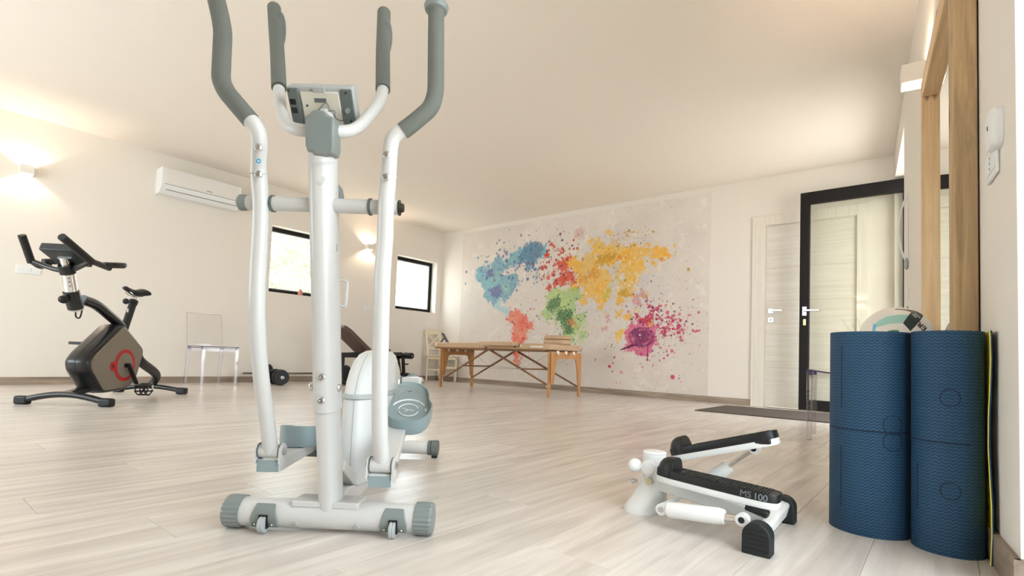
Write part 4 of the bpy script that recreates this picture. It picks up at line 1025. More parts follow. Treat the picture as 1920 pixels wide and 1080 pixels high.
# flywheel shroud
def shroud():
    N = 40; rings = []
    lev = [(.075,.16,.62,.050),(.09,.15,.64,.056),(.16,.145,.66,.060),(.26,.150,.67,.062),(.322,.155,.67,.062)]
    xc = TY((668, 800), .2).x
    def ring(z, y0, y1, hw_, lean=0):
        o = []
        for k in range(N):
            a = 2*math.pi*k/N; cx = math.copysign(abs(math.cos(a))**.8, math.cos(a)); sy = math.copysign(abs(math.sin(a))**.8, math.sin(a))
            o.append(Vector((xc-.045*((y0+y1)/2+sy*(y1-y0)/2-.2)+cx*hw_, (y0+y1)/2+sy*(y1-y0)/2, z)))
        return o
    MB().loft([ring(*l) for l in lev]).build('lower_shroud', M_SHROUD, tr, bevel=.003)
    MB().loft([ring(.322,.148,.675,.066), ring(.336,.150,.675,.066)]).build('shroud_band', M_GREYL, tr, bevel=.002)
    up_ = [(.336,.158,.66,.060),(.37,.175,.66,.060),(.40,.20,.655,.058),(.43,.24,.64,.054),(.452,.29,.62,.046),(.464,.35,.58,.034),(.468,.40,.52,.016)]
    u = MB().loft([ring(*l) for l in up_]).build('upper_shroud', M_SHROUD, tr, ang=60)
    # seam
    mb = MB(); mb.tube([Vector((xc-.045*(l[1]-.2)+.002, l[1]-.0005, l[0])) for l in lev+up_[:5]], .0009, 5); mb.build('seam', mat('seam_grey', (170,172,172), .7), tr)
    return xc
xc = shroud()
d0 = Vector((xc+.035, .50, .355))
MB().lathe([(.072,0),(.072,.006),(.062,.010),(.04,.014),(.02,.016)], d0, (1,0,0), 40).build('crank_disc', mat('disc_silver', (206,202,194), .4, metal=.3), tr)
mb = MB(); mb.bar(d0+Vector((.014,0,0)), Vector((c0.x+.004, b0.y, axz)), .02, .028); mb.build('crank_arm', M_STEEL, tr, bevel=.003)
# spine and rear stabiliser
rc = _loc(fl((815, 858)), _O, EU, EV)
MB().prism([(0,.06),(.05,.095),(.16,.075),(.9,.07),(.99,.07),(.99,.035),(.3,.03),(.05,.03),(-.005,.035)], ((-.02,.02,0), (-.06,1,0), (0,0,1), (1,0,0)), 0, .05).build('spine', M_WHITE, tr, bevel=.006)
mb = MB(); P0, P1 = Vector((pb.x, .03, .16)), Vector((.0, .17, .085)); mb.bar(P0, P1, .045, .03); mb.build('gusset', M_WHITE, tr, bevel=.004)
ry = rc.y; rz = .043; rx1 = TY((806, 845), ry).x
MB().cyl((rx1-.40, ry, rz), (rx1+.004, ry, rz), .029, 26).build('rear_stabiliser', M_WHITE, tr)
for s, x0 in ((1, rx1), (-1, rx1-.40)):
    mb = MB(); mb.lathe([(.0325,0),(.0325,.014),(.030,.015)], (x0-s*.008, ry, rz), (s,0,0), 26); mb.build('rear_collar', M_GREYD, tr)
    oct_ = [(.036*math.cos(math.radians(22.5+45*k)), .036*math.sin(math.radians(22.5+45*k))) for k in range(8)]
    mb = MB(); mb.prism(oct_, ((x0+s*.008, ry, rz), (0,1,0), (0,0,1), (1,0,0)), 0, s*.03); c_ = mb.build('rear_cap', M_GREYD, tr, bevel=.004)
    MB().b2((x0+s*.010, ry-.014, 0.0), (x0+s*.034, ry+.014, .012)).build('rubber_foot', M_BLACK, c_, bevel=.002)
# fixed handlebar at the top of the post
hc = TY((600, 243), -.15)
def fixed(pix, ys):
    return [TY(q, y) for q, y in zip(pix, ys)]
FLw = fixed([(596,245),(563,244),(540,234),(527,205),(523,168)], [-.15,-.14,-.11,-.06,-.01])
MB().tube(bez(FLw, 5), .0150, 18, ref=(0,0,1)).build('fixed_handle_tube', M_WHITE, tr)
FLg = fixed([(523,165),(520,100),(517,60),(514,15)], [-.005,.06,.10,.15])
MB().tube(bez(FLg, 3), .0192, 20).build('foam_grip', M_FOAM, tr)
MB().ell(TY((521,55), .115)+Y_*.012, (.0165,.020,.060), 16, 10).build('pulse_sensor', M_GREYD, tr)
FRw = fixed([(604,245),(645,247),(672,238),(700,208),(714,185),(718,165)], [-.15,-.13,-.10,-.06,-.03,-.005])
MB().tube(bez(FRw, 5), .0150, 18, ref=(0,0,1)).build('fixed_handle_tube', M_WHITE, tr)
FRg = fixed([(718,168),(718,100),(719,60),(720,24)], [-.01,.06,.10,.14])
MB().tube(bez(FRg, 3), .0192, 20).build('foam_grip', M_FOAM, tr)
MB().ell(TY((724,70), .10)+Y_*.004, (.0165,.018,.055), 16, 10).build('pulse_sensor', M_GREYD, tr)
for P, s in ((FLg, 1), (FRg, 1)):
    c = P[1].lerp(P[2], .7)-Y_*.017; MB().ell(c, (.0028,.002,.0028), 8, 6).build('grip_screw', M_BLACK, tr)
# clamp cover
O = TY((598, 250), -.178)
poly = [(-.040,.045),(-.028,.050),(-.018,.062),(.012,.062),(.022,.050),(.040,.044),(.040,.0),(.041,-.034),(.036,-.052),(.025,-.052),(.016,-.058),(-.014,-.058),(-.020,-.047),(-.032,-.050),(-.038,-.03)]
poly = [(a*.86, b*.86) for a, b in poly]
MB().prism(poly, (O, (1,0,0), (0,-.12,1), (0,1,.12)), 0, .050).build('clamp_cover', M_GREY, tr, bevel=.007, seg=3)
# console: wide box tilted back towards the user
cc = TY((606, 207), -.07); tl = math.radians(38)
nx = Vector((1,0,0)); nu = Vector((0, -math.sin(tl), math.cos(tl))).normalized(); nb = nx.cross(nu)  # nb points away from camera? (0,-cos,-sin)
nb = Vector((0, -math.cos(tl), -math.sin(tl)))     # back normal, towards camera and down
fc = (nx, nu, nb)
Rm = Matrix((nx, nu, nb)).transposed()
con = MB().box(cc-nb*.017, (.166, .112, .038), Rm).build('console', M_GREYL, tr, bevel=.006, seg=3)
for s in (-1, 1): MB().box(cc+nx*s*.067+nb*.004, (.028, .104, .006), Rm).build('back_strip', M_GREYD, con, bevel=.002)
MB().box(cc+nb*.0045, (.096, .090, .006), Rm).build('back_plate', mat('back_cream', (214,208,194), .5), con, bevel=.002)
MB().box(cc+nu*.049+nb*.006, (.030, .012, .006), Rm).build('battery_catch', M_GREYL, con, bevel=.001)
mb = MB()
for dx, du in ((-.070,.02),(-.070,.0)): mb.box(cc+nx*dx+nu*du+nb*.0075, (.014,.013,.002), Rm)
mb.build('port', M_BLACK, con)
mb = MB()
for dx, du in ((-.076,.046),(-.066,-.044),(.066,.044),(.074,-.048),(.070,-.022),(-.035,.012)): mb.ell(cc+nx*dx+nu*du+nb*.0078, (.0028,.0028,.0028), 8, 6)
mb.build('screw_hole', M_BLACK, con)
MB().box(cc+nu*.025+nb*.0075, (.030,.010,.002), Rm).build('slot', M_GREYD, con)
MB().cyl(cc+nx*.066+nu*.004+nb*.006, cc+nx*.070+nu*.006+nb*.028, .006, 14).build('plug', M_GREY, con)
nk = TY((612, 240), -.10); MB().tube([nk-Z_*.03, nk, cc+nx*.008-nu*.01+nb*.012], [.028,.026,.020], 18).build('console_neck', M_WHITE, tr)
mb = MB(); q = lambda dx, du, dn: cc+nx*dx+nu*du+nb*dn
mb.tube(bez([q(-.03,-.04,.02), q(-.028,-.012,.02), q(-.005,.004,.022), q(.016,.022,.016), q(.024,.004,.018), q(.034,-.012,.016)], 5), .0016, 6)
mb.tube(bez([q(-.022,-.03,.022), q(-.02,-.006,.024), q(.014,.002,.026), q(.034,.004,.018), q(.036,-.012,.02), q(.05,-.02,.014), q(.066,-.002,.02)], 5), .0016, 6)
mb.build('cable', mat('cable_grey', (120,118,112), .5), tr)
mb = MB()
for A, q_ in ((LA, (497, 806)), (RA_, (711, 826))):
    c = TY(q_, (LA[-1].y if A is LA else RA_[-1].y)-.017); mb.b2(c+Vector((-.0012,-.001,-.008)), c+Vector((.0012,.001,.008)))
mb.build('arm_mark', M_GREYD, tr)

# ================================================================== MINI STEPPER
so = np.array([6.442, -5.02, 0]); st = thing('mini_stepper', 'white mini stepper with black pedals, left of the yoga mats', 'exercise machine', tuple(so))
def S(q, y): p = ony(q, y)-so; return Vector(p)
# rear base (left in picture): flared foot and column
colx = S((1207, 900), -5.02).x
rings = []
for cx_, rx_, ry_, z_ in ((-.030,.052,.098,0),(-.030,.052,.098,.012),(-.026,.050,.090,.022),(-.020,.046,.072,.04),(-.014,.042,.054,.058),(-.010,.038,.042,.075),(-.008,.035,.036,.092)):
    rings.append([Vector((cx_+rx_*math.copysign(abs(math.cos(a))**.8, math.cos(a)), ry_*math.copysign(abs(math.sin(a))**.8, math.sin(a)), z_)) for a in [2*math.pi*k/32 for k in range(32)]])
MB().loft(rings).build('base_foot', M_WHITE2, st, ang=50)
MB().tube([(-.008,0,.07),(-.008,0,.10),(-.006,0,.175)], [.034,.034,.036], 26).build('column', M_WHITE2, st, bevel=.003)
MB().lathe([(.036,0),(.037,.004),(.033,.008),(.02,.009)], (-.006,0,.174), (0,0,1), 26).build('column_cap', M_WPLAST, st)
MB().cyl((-.008,-.045,.135), (-.008,.075,.135), .022, 22).build('pivot_tube', M_WHITE2, st)
k0 = S((1201, 886), -5.09); MB().ell((-.048,-.05,.138), (.021,.024,.021), 20, 12).build('adjust_knob', M_WPLAST, st)
mb = MB(); mb.lathe([(.006,0),(.006,.012),(.010,.013),(.010,.018)], (-.040,-.045,.088), (-1,-.3,0), 12); mb.build('bolt', M_STEEL, st)
MB().cyl((.0,-.040,.096), (.002,-.058,.096), .011, 16).build('side_plug', mat('plug_beige', (200,190,160), .5), st)
# frame down to the front crossbar
MB().bar((.0,0,.085), (.33,0,.045), .045, .035).build('main_beam', M_WHITE2, st, bevel=.004)
MB().bar((.345,-.185,.042), (.330,.19,.042), .030, .045, up=(.25,0,1)).build('front_crossbar', M_WHITE2, st, bevel=.006)
for s, x0 in ((-1, .346), (1, .329)):
    y = s*.175; prof = [(-.033,0),(.033,0),(.033,.045)]+[(.033*math.cos(a), .045+.033*math.sin(a)) for a in [math.pi*k/10 for k in range(1,10)]]+[(-.033,.045)]
    f = MB().prism(prof, ((x0, y-.022, 0), (1,0,0), (0,0,1), (0,1,0)), 0, .044).build('rubber_foot', M_RUBBER, st, bevel=.003)
    mb = MB()
    for k in range(5): mb.b2((x0-.028, y+s*.0215-(.0 if s > 0 else .0), .012+k*.011), (x0+.028, y+s*.0235, .016+k*.011))
    mb.build('foot_rib', M_BLACK, f)
sp = S((1300, 940), -5.06)
text_mesh('warning_label', '!', .001, ((0,0,-.5),(1,0,0),(0,0,1),(0,-1,0)), M_WPLAST, st) if False else None
lb = MB().box((.115, -.0235, .098), (.075, .001, .020), Matrix.Rotation(math.radians(6.9), 3, 'Y')).build('sticker', mat('sticker_white', (226,226,222), .5), st)
MB().box((.092, -.0242, .1008), (.018, .0006, .012), Matrix.Rotation(math.radians(6.9), 3, 'Y')).build('orange_mark', mat('orange', (226,120,60), .5), lb)
def pedal(y, toe, tip, wd, nm, txt=None):
    """toe (left, at column) and tip points on the pedal top line in local xz"""
    a = Vector((toe[0], y, toe[1])); b = Vector((tip[0], y, tip[1])); ax = (b-a); L = ax.length; ax.normalize(); up_ = Vector((0,1,0)).cross(ax)*-1
    if up_.z < 0: up_ = -up_
    sd = Vector((0,1,0)); h = wd/2; n = 40
    def outline(sc=1.0):
        o = []
        for k in range(n):
            t_ = 2*math.pi*k/n; cx = math.copysign(abs(math.cos(t_))**.45, math.cos(t_)); sy = math.copysign(abs(math.sin(t_))**.45, math.sin(t_))
            w_ = h*(1.0-.10*(cx < 0)*abs(cx)); o.append((L/2+cx*(L/2-(1-sc)*.03), sy*w_*sc))
        return o
    def R_(h_, sc): return [a+ax*u+sd*v+up_*h_ for u, v in outline(sc)]
    fr_m = MB().loft([R_(-.040,.90), R_(-.036,.97), R_(-.021,.97)]).build('pedal_frame', M_WHITE2, st, ang=50)
    pd = MB().loft([R_(-.0215,.99), R_(-.018,1.0), R_(-.003,1.0), R_(0,.97), R_(-.001,.93), R_(-.001,.5)]).build('pedal', M_BLACK, st, ang=50)
    mb = MB()
    for k in range(30):
        u = L*(.24+.70*k/30); mb.b2((0,0,0),(0,0,0)) if False else mb.bar(a+ax*u-sd*h*.78+up_*.0004, a+ax*u+sd*h*.78+up_*.0004, .0035, .0022, up=up_)
    mb.build('tread', mat('tread_dark', (50,46,44), .55), pd)
    # heel cup at the column end: half dome
    mb = MB(); rings = []
    for kk in range(9):
        ph = math.pi/2*kk/8; hh = -.018+.052*math.sin(ph); sc = max(.03, math.cos(ph))**.6
        ring_ = []
        for q_ in range(25):
            t_ = math.pi*q_/24; ring_.append(a+ax*(.050-.052*math.sin(t_)*sc)+sd*(-h*.97*math.cos(t_)*sc)+up_*hh)
        rings.append(ring_+[a+ax*(.0505+.006*sc)+sd*(h*.9*sc*(1-2*q_/12))+up_*hh for q_ in range(13)])
    mb.loft(rings); mb.build('heel_cup', M_BLACK, st, ang=50)
    if txt:
        for tx_, fu, bo in ((txt[:2], .775, 0.0), (txt[2:], .885, .0005)):
            text_mesh('lettering', tx_, .0235, (a+ax*(L*fu)-sd*(h+.0012)-up_*.011, ax, up_, -sd), mat('lettering_grey2', (120,124,128), .5), pd, .0005, bo)
    return a, b, ax, up_
# near pedal slopes down towards the front, far pedal rises
n0 = S((1240, 872), -5.095); n1 = S((1462, 930), -5.095)
pa = pedal(-.078, (n0.x-.005, n0.z-.002), (n1.x+.004, n1.z+.006), .088, 'near', 'MS100')
m0_ = S((1262, 838), -4.93); m1_ = S((1450, 803), -4.93)
pb_ = pedal(.075, (m0_.x, m0_.z-.004), (m1_.x+.01, m1_.z-.002), .086, 'far')
# cylinders
def shock(p, q, split, nm, rod_r=.006):
    p, q = Vector(p), Vector(q); d = (q-p).normalized(); s_ = p.lerp(q, split)
    MB().lathe([(.016,0),(.021,.006),(.022,.02),(.022,(s_-p).length-.012),(.019,(s_-p).length)], p, d, 24).build('damper', M_WHITE2, st)
    MB().cyl(s_-d*.004, q, rod_r, 14).build('damper_rod', M_CHROME, st)
    for ci, c in enumerate((p-d*.012, q+d*.006)):
        MB().cyl(c-Y_*.012, c+Y_*.012, .016, 20).build('damper_eye', M_WHITE2, st)
        MB().cyl(c-Y_*.0135, c+Y_*.0135, .008, 14).build('eye_bolt', M_BLACK if ci else M_STEEL, st)
yA = -.145; shock(S((1250,955), -5.02+yA)+Vector((0,0,0)), S((1388,973), -5.02+yA), .80, 'near', .010)
yB_ = .135; shock(S((1296,922), -5.02+yB_), S((1412,843), -5.02+yB_), .62, 'far')
MB().cyl((.085,-.155,.052), (.07,.14,.06), .009, 12).build('damper_axle', M_WHITE2, st)
MB().bar((n1.x-.075,-.10,n1.z-.035), (n1.x-.02,-.10,n1.z-.048), .03, .018).build('pedal_stop', M_BLACK, st, bevel=.004)
MB().bar((m1_.x-.05,.06,m1_.z-.040), (m1_.x+.005,.06,m1_.z-.032), .05, .018).build('pedal_stop', M_BLACK, st, bevel=.004)

# ================================================================== EXERCISE BIKE
bF = np.array([2.434, -5.74, 0]); ban = math.radians(45.5); BU = np.array([math.cos(ban), math.sin(ban), 0]); BV = np.array([-BU[1], BU[0], 0])
bk = thing('exercise_bike', 'black exercise bike with taupe side panel and red ring', 'exercise machine', tuple(bF), ban)
def BX(q, x=0.0): return _loc(at(q, BU, bF+BU*x), bF, BU, BV)     # x = sideways offset (towards the camera right)
def BYp(q, y): return _loc(at(q, BV, bF+BV*y), bF, BU, BV)
def YZ(pix, x): return [(p.y, p.z) for p in (BX(q, x) for q in pix)]
hx = .085
side = YZ([(233,611),(268,656),(267,668),(252,716),(232,728),(194,734),(171,693),(170,678),(180,663)], hx)
ctr = (sum(p[0] for p in side)/len(side), sum(p[1] for p in side)/len(side))
def scaled(poly, s, c=ctr): return [(c[0]+(p[0]-c[0])*s, c[1]+(p[1]-c[1])*s) for p in poly]
def round_poly(poly, r, n=4):
    P = fillet([Vector((poly[-1][0]*.5+poly[0][0]*.5, poly[-1][1]*.5+poly[0][1]*.5, 0))]+[Vector((p[0], p[1], 0)) for p in poly]+[Vector((poly[-1][0]*.5+poly[0][0]*.5, poly[-1][1]*.5+poly[0][1]*.5, 0))], r, n)
    return [(p.x, p.y) for p in P[:-1]]
sh = round_poly(scaled(side, 1.06), .07)
fp = (BX((128,690), 0.0).y, BX((128,690), 0.0).z)
rings = []
for x, s in ((hx-.004,.97),(hx-.012,1.0),(.05,1.03),(.0,1.05),(-.05,1.03),(-hx+.012,1.0),(-hx+.004,.97)):
    rings.append([Vector((x, p[0], max(p[1], .075))) for p in scaled(sh, s)])
MB().loft(rings).build('shell', M_BLACKM, bk, ang=50)
pan = MB().prism(round_poly(scaled(side, .98), .03), ((hx-.006,0,0), (0,1,0), (0,0,1), (1,0,0)), 0, .008).build('side_panel', M_TAUPE, bk, bevel=.002)
MB().prism(round_poly(scaled(side, .98), .03), ((-hx+.006,0,0), (0,1,0), (0,0,1), (1,0,0)), 0, -.008).build('side_panel', M_TAUPE, bk, bevel=.002)
MB().tube([Vector((.0, p[0], max(p[1], .075))) for p in scaled(sh, 1.052)]+[Vector((.0, scaled(sh,1.052)[0][0], scaled(sh,1.052)[0][1]))], .0012, 5).build('shell_seam', M_BLACK, bk)
ck = BX((236,685), hx+.01); RR = .125
MB().lathe([(RR-.026,0),(RR-.026,.004),(RR,.004),(RR,0)], (hx+.0015, ck.y, ck.z), (1,0,0), 44).build('red_ring', M_RED, pan)
lob = BX((211,687), hx); MB().prism([(lob.y+.032*math.cos(a), lob.z+.036*math.sin(a)) for a in [math.pi/2+math.pi*k/10 for k in range(11)]]+[(ck.y-RR+.02, lob.z-.036), (ck.y-RR+.02, lob.z+.036)], ((hx+.0015,0,0), (0,1,0), (0,0,1), (1,0,0)), 0, .0035).build('red_lobe', M_RED, pan)
mb = MB()
for a, b in (((-.014,.012),(.006,-.002)),((.002,.012),(.0,-.014)),((-.004,-.004),(.014,-.012))): mb.bar((hx+.006, lob.y+a[0], lob.z+a[1]), (hx+.006, lob.y+b[0], lob.z+b[1]), .005, .002, up=(1,0,0))
mb.build('emblem', M_BLACK, pan)
MB().lathe([(.098,0),(.098,.005),(.09,.007)], (hx+.001, ck.y, ck.z), (1,0,0), 40).build('crank_cover', M_TAUPE, pan)
pe = BX((262,722), hx+.055)
MB().cyl((hx, ck.y, ck.z), (hx+.04, ck.y, ck.z), .018, 18).build('crank_hub', M_BLACK, bk)
mb = MB(); mb.bar((hx+.035, ck.y, ck.z), (hx+.035, pe.y-.01, pe.z+.01), .018, .03, up=(1,0,0)); mb.build('crank', M_BLACKM, bk, bevel=.003)
pc_ = Vector((hx+.09, pe.y, pe.z-.005)); pdl = MB().box(pc_, (.095, .10, .022), Matrix.Rotation(math.radians(12), 3, 'X')).build('pedal', M_BLACK, bk, bevel=.004)
mb = MB()
for k in range(3):
    xx = pc_.x-.035+k*.035; mb.tube(bez([Vector((xx, pc_.y-.05, pc_.z-.01)), Vector((xx, pc_.y-.055, pc_.z-.045)), Vector((xx, pc_.y, pc_.z-.075)), Vector((xx, pc_.y+.05, pc_.z-.045)), Vector((xx, pc_.y+.05, pc_.z))], 4), .005, 6)
mb.tube([(pc_.x-.045, pc_.y, pc_.z-.072), (pc_.x+.045, pc_.y, pc_.z-.072)], .006, 6); mb.tube([(pc_.x-.045, pc_.y+.045, pc_.z-.045), (pc_.x+.045, pc_.y+.045, pc_.z-.045)], .006, 6); mb.tube([(pc_.x-.045, pc_.y-.05, pc_.z-.04), (pc_.x+.045, pc_.y-.05, pc_.z-.04)], .006, 6)
mb.build('pedal_cage', M_BLACK, pdl)
MB().b2((pc_.x+.047, pc_.y+.02, pc_.z-.03), (pc_.x+.05, pc_.y+.04, pc_.z+.005)).build('reflector', mat('reflector', (226,226,222), .3), pdl)
mb = MB(); mb.bar((-hx-.035, ck.y, ck.z), (-hx-.035, ck.y-(pe.y-ck.y), ck.z+(ck.z-pe.z)), .018, .03, up=(1,0,0)); mb.build('crank', M_BLACKM, bk, bevel=.003)
MB().box((-hx-.09, ck.y-(pe.y-ck.y), ck.z+(ck.z-pe.z)), (.095,.10,.022)).build('pedal', M_BLACK, bk, bevel=.004)
# stabilisers: arched front bar, rear bar
fa = _loc(fl((45,758)), bF, BU, BV); fb = _loc(fl((196,763)), bF, BU, BV)
def stab(a, b, arch, nm, capw=.06):
    pts = []
    for k in range(13):
        t_ = k/12; p = a.lerp(b, t_); pts.append(Vector((p.x, p.y, .034+arch*math.sin(math.pi*t_))))
    MB().tube(pts, .026, 18, sx=.85).build(nm, M_BLACKM, bk)
    d = (b-a).normalized()
    for p, s in ((pts[0], -1), (pts[-1], 1)):
        e = p+d*s*.012; mb = MB(); mb.bar(Vector((e.x,e.y,.031))-d*capw/2, Vector((e.x,e.y,.031))+d*capw/2, .06, .060); mb.build('stabiliser_foot', M_BLACK, bk, bevel=.014, seg=3)
fa.z = fb.z = 0
stab(fa, fb, .045, 'front_stabiliser', .09)
ra = _loc(fl((224,735)), bF, BU, BV); rb = _loc(fl((338,739)), bF, BU, BV); ra.z = rb.z = 0
stab(ra, rb, .03, 'rear_stabiliser', .09)
fm = fa.lerp(fb, .5); rm = ra.lerp(rb, .5)
sb = (BX((200,736), 0).y)
MB().bar((fm.x, fm.y, .075), (0, ctr[0]-.12, .12), .07, .045).build('front_frame_tube', M_BLACKM, bk, bevel=.01)
c1_ = BX((262,675), 0); c2b = BX((290,727), 0)
MB().tube(bez([Vector((0, c1_.y-.05, c1_.z+.05)), Vector((0, c1_.y+.03, c1_.z-.02)), Vector((rm.x*.5, rm.y-.04, .17)), Vector((rm.x, rm.y, .06))], 6), .032, 16, sx=1.25).build('rear_strut', M_BLACK, bk)
# neck
nk_ = [BX(q, 0) for q in ((226,612),(205,592),(180,572),(155,562))]
MB().tube(bez([nk_[0]-Vector((0,-.02,.06))]+nk_, 6), [.04]+[.036]*24, 20, ref=(1,0,0)).build('neck', M_BLACKM, bk)
ca, cb_ = BX((133,546), 0), BX((142,578), 0); ax = (ca-cb_).normalized()
MB().cyl(cb_, ca, .048, 26).build('collar', M_BLACKM, bk, bevel=.003)
MB().cyl(cb_-ax*.012, cb_, .044, 24).build('collar_ring', M_STEEL, bk)
ct = BX((127,510), 0); MB().cyl(ca, ct, .040, 26).build('chrome_post', M_CHROME, bk)
mb = MB()
for k in range(3): p = ca.lerp(ct, .25+.2*k)+Vector((.022,-.034,0)); mb.ell(p, (.005,.005,.005), 8, 6)
mb.build('post_holes', M_BLACK, bk)
kn = BX((123,562), 0); MB().cyl(kn+Vector((0,.06,0)), kn+Vector((0,-.0,0)), .012, 12).build('knob_shaft', M_BLACK, bk)
MB().ell(kn-Vector((0,.02,0)), (.028,.034,.028), 18, 10).build('height_knob', M_BLACK, bk)
MB().tube(bez([cb_+Vector((0,.0,-.01)), cb_+Vector((0,.01,-.06)), cb_+Vector((0,.05,-.06)), cb_+Vector((0,.07,.02))], 6), .005, 8).build('cable_loop', M_BLACK, bk)
tp = ct; MB().tube([ct-ax*.01, ct+ax*.05], .046, 22).build('bar_clamp', M_BLACK, bk)
neck2 = ct+ax*.10; MB().cyl(ct+ax*.04, neck2, .026, 16).build('console_post', M_CHROME, bk)
# handlebar: front loop with upright grips and rear elbow rests
hz = ct+ax*.02
def B3(q, x): return BX(q, x)
hb = [BX(q, x) for q, x in (((58,489),-.27),((80,497),-.20),((105,506),-.09),((130,508),.0),((145,503),.08),((172,488),.24))]
MB().tube(fillet(hb, .04, 4), .017, 14, ref=(0,0,1)).build('handlebar', M_BLACKM, bk)
MB().tube([BX((59,492),-.27), BX((41,441),-.27)], .024, 18).build('grip', M_BLACK, bk)
MB().tube([BX((172,491),.24), BX((116,444),.24)], .024, 18).build('grip', M_BLACK, bk)
for x, pix in ((.24, ((168,489),(182,494),(205,503),(229,499))), (-.27, ((60,490),(75,499),(92,496),(124,492)))):
    pts = [BX(q, x) for q in pix]
    MB().tube(bez(pts[:3], 5), .020, 14, ref=(0,0,1)).build('elbow_bar', M_BLACKM, bk)
    a, b = pts[2]+Vector((0,-.05,.018)), pts[3]+Vector((0,.02,.012)); R = None
    d = (b-a).normalized(); s_ = d.cross(Z_).normalized(); u_ = s_.cross(d); L_ = (b-a).length
    rings = []
    for hh, sc in ((-.024,.80),(-.012,1.0),(.010,1.0),(.016,.86)):
        rings.append([a+d*(L_/2+math.copysign(abs(math.cos(t_))**.7, math.cos(t_))*L_/2*sc)+s_*math.copysign(abs(math.sin(t_))**.7, math.sin(t_))*.042*sc+u_*hh for t_ in [2*math.pi*k/24 for k in range(24)]])
    MB().loft(rings).build('elbow_pad', M_BLACK, bk)
# console
cA = BX((99, 476), 0); tl = math.radians(68); nu = Vector((0, -math.sin(tl), math.cos(tl))); nb = Vector((0,-math.cos(tl),-math.sin(tl))); Rm = Matrix((X_, nu, nb)).transposed()
cen = neck2+Vector((.02,.0,.02))
con = MB().box(cen, (.215, .21, .055), Rm).build('console', mat('console_black', (40,46,48), .4), bk, bevel=.008)
MB().box(cen-nb*.028, (.18, .16, .004), Rm).build('screen', mat('screen_dark', (20,24,28), .1), con)
MB().box(cen+nb*.030-nu*.02, (.09, .07, .008), Rm).build('mount_plate', M_STEEL, con)
# seat
sa_, sbm = BX((251,564), 0), BX((232,611), 0)
MB().tube([sbm-Vector((0,.0,.05)), sa_], .028, 20).build('seat_tube', M_BLACK, bk)
MB().lathe([(.033,0),(.033,.03)], sa_-(sa_-sbm).normalized()*.03, (sa_-sbm), 20).build('seat_collar', M_BLACK, bk)
MB().ell(BX((236,565),0)-Vector((0,.0,0)), (.022,.026,.024), 14, 8).build('seat_knob', M_BLACK, bk)
MB().cyl(sa_, sa_+Vector((0,.015,.05)), .016, 12).build('seat_pin', M_CHROME, bk)
sc_ = BX((252,553),0)
mb = MB()
for s in (-1,1): mb.tube(bez([sc_+Vector((s*.02,-.10,.015)), sc_+Vector((s*.022,-.02,-.012)), sc_+Vector((s*.03,.06,-.005)), sc_+Vector((s*.045,.10,.02))], 5), .004, 8)
mb.build('saddle_rails', M_CHROME, bk)
rings = []
for k in range(13):
    t_ = k/12; y = sc_.y-.15+.27*t_; w_ = .018+.075*max(0,(t_-.35)/.65)**1.2 if t_ > .35 else .018+.012*t_; zc = sc_.z+.028+.012*math.cos(t_*5.5); e_ = 1 if 0 < k < 12 else .55
    hgt = (.018+.016*t_)*e_; w_ *= e_
    rings.append([Vector((w_*math.cos(a), y, zc+hgt*math.sin(a)*(1 if math.sin(a) > 0 else .8)-.012*abs(math.cos(a))*t_)) for a in [2*math.pi*j/18 for j in range(18)]])
MB().loft(rings).build('saddle', M_BLACK, bk)
bt = BX((238,581),.03); MB().box(BX((239,582),.028)+Vector((.002,0,0)), (.003,.018,.03)).build('tube_sticker', mat('sticker_white', (226,226,222), .5), bk)
MB().b2((-.088, ctr[0]-.10, ctr[1]+.10), (-.05, ctr[0]-.06, ctr[1]+.13)).build('power_socket', M_BLACK, bk, bevel=.003)

# ================================================================== WEIGHT BENCH, BARBELL, DUMBBELLS
wb = thing('weight_bench', 'black weight bench with raised brown backrest, behind the cross trainer', 'weight bench', (.75, -1.9, 0))
def WL2(q, x=.75): p = onx(q, x); return Vector((p[0]-.75, p[1]+1.9, p[2]))
# backrest in y-z, width along x
tA = WL2((648,612), .92); tB = WL2((700,664), .92)
axb = Vector((0, tB.y-tA.y, tB.z-tA.z)); Lb = axb.length; axb.normalize(); nrm = Vector((0,-axb.z,axb.y)); nrm = nrm if nrm.z > 0 else -nrm
prof = [(-.14,0),(.14,0),(.185,.09),(.185,Lb+.05),(-.185,Lb+.05),(-.185,.09)]
MB().prism(round_poly(prof, .04), ((0.0, tA.y, tA.z), (1,0,0), axb, nrm), -.03, .03).build('backrest', M_BROWNPAD, wb, bevel=.012, seg=3)
hinge = Vector((0, tB.y+.02, tB.z-.03))
MB().prism(round_poly([(-.15,0),(.15,0),(.13,.30),(-.13,.30)], .04), ((0, hinge.y+.03, hinge.z+.05), (1,0,0), (0,.99,.12), (0,-.12,.99)), -.028, .028).build('seat', M_BROWNPAD, wb, bevel=.012, seg=3)
mb = MB(); mb.bar((0,-.62,.40), (0,.42,.40), .05, .05); mb.bar((0,-.58,.40), (0,-.58,.04), .05, .05); mb.bar((0,.36,.42), (0,.44,.04), .05, .05); mb.bar((-.28,-.58,.03), (.28,-.58,.03), .05, .05); mb.bar((-.22,.44,.03), (.22,.44,.03), .05, .05)
mb.build('frame', M_BLACKM, wb, bevel=.006)
p0 = WL2((672,662), .75); MB().bar((0, p0.y, p0.z), (0, p0.y-.28, .42), .04, .03).build('backrest_strut', M_BLACKM, wb, bevel=.004)
MB().bar((-.03,-.62,.436), (-.03,-.05,.436), .03, .02).build('adjuster_rail', M_STEEL, wb, bevel=.002)
rz_ = WL2((742,666), .75); rz_.y = max(rz_.y, .47)
MB().bar((0,.42,.42), (0, rz_.y, rz_.z), .045, .045).build('roller_post', M_BLACKM, wb, bevel=.004)
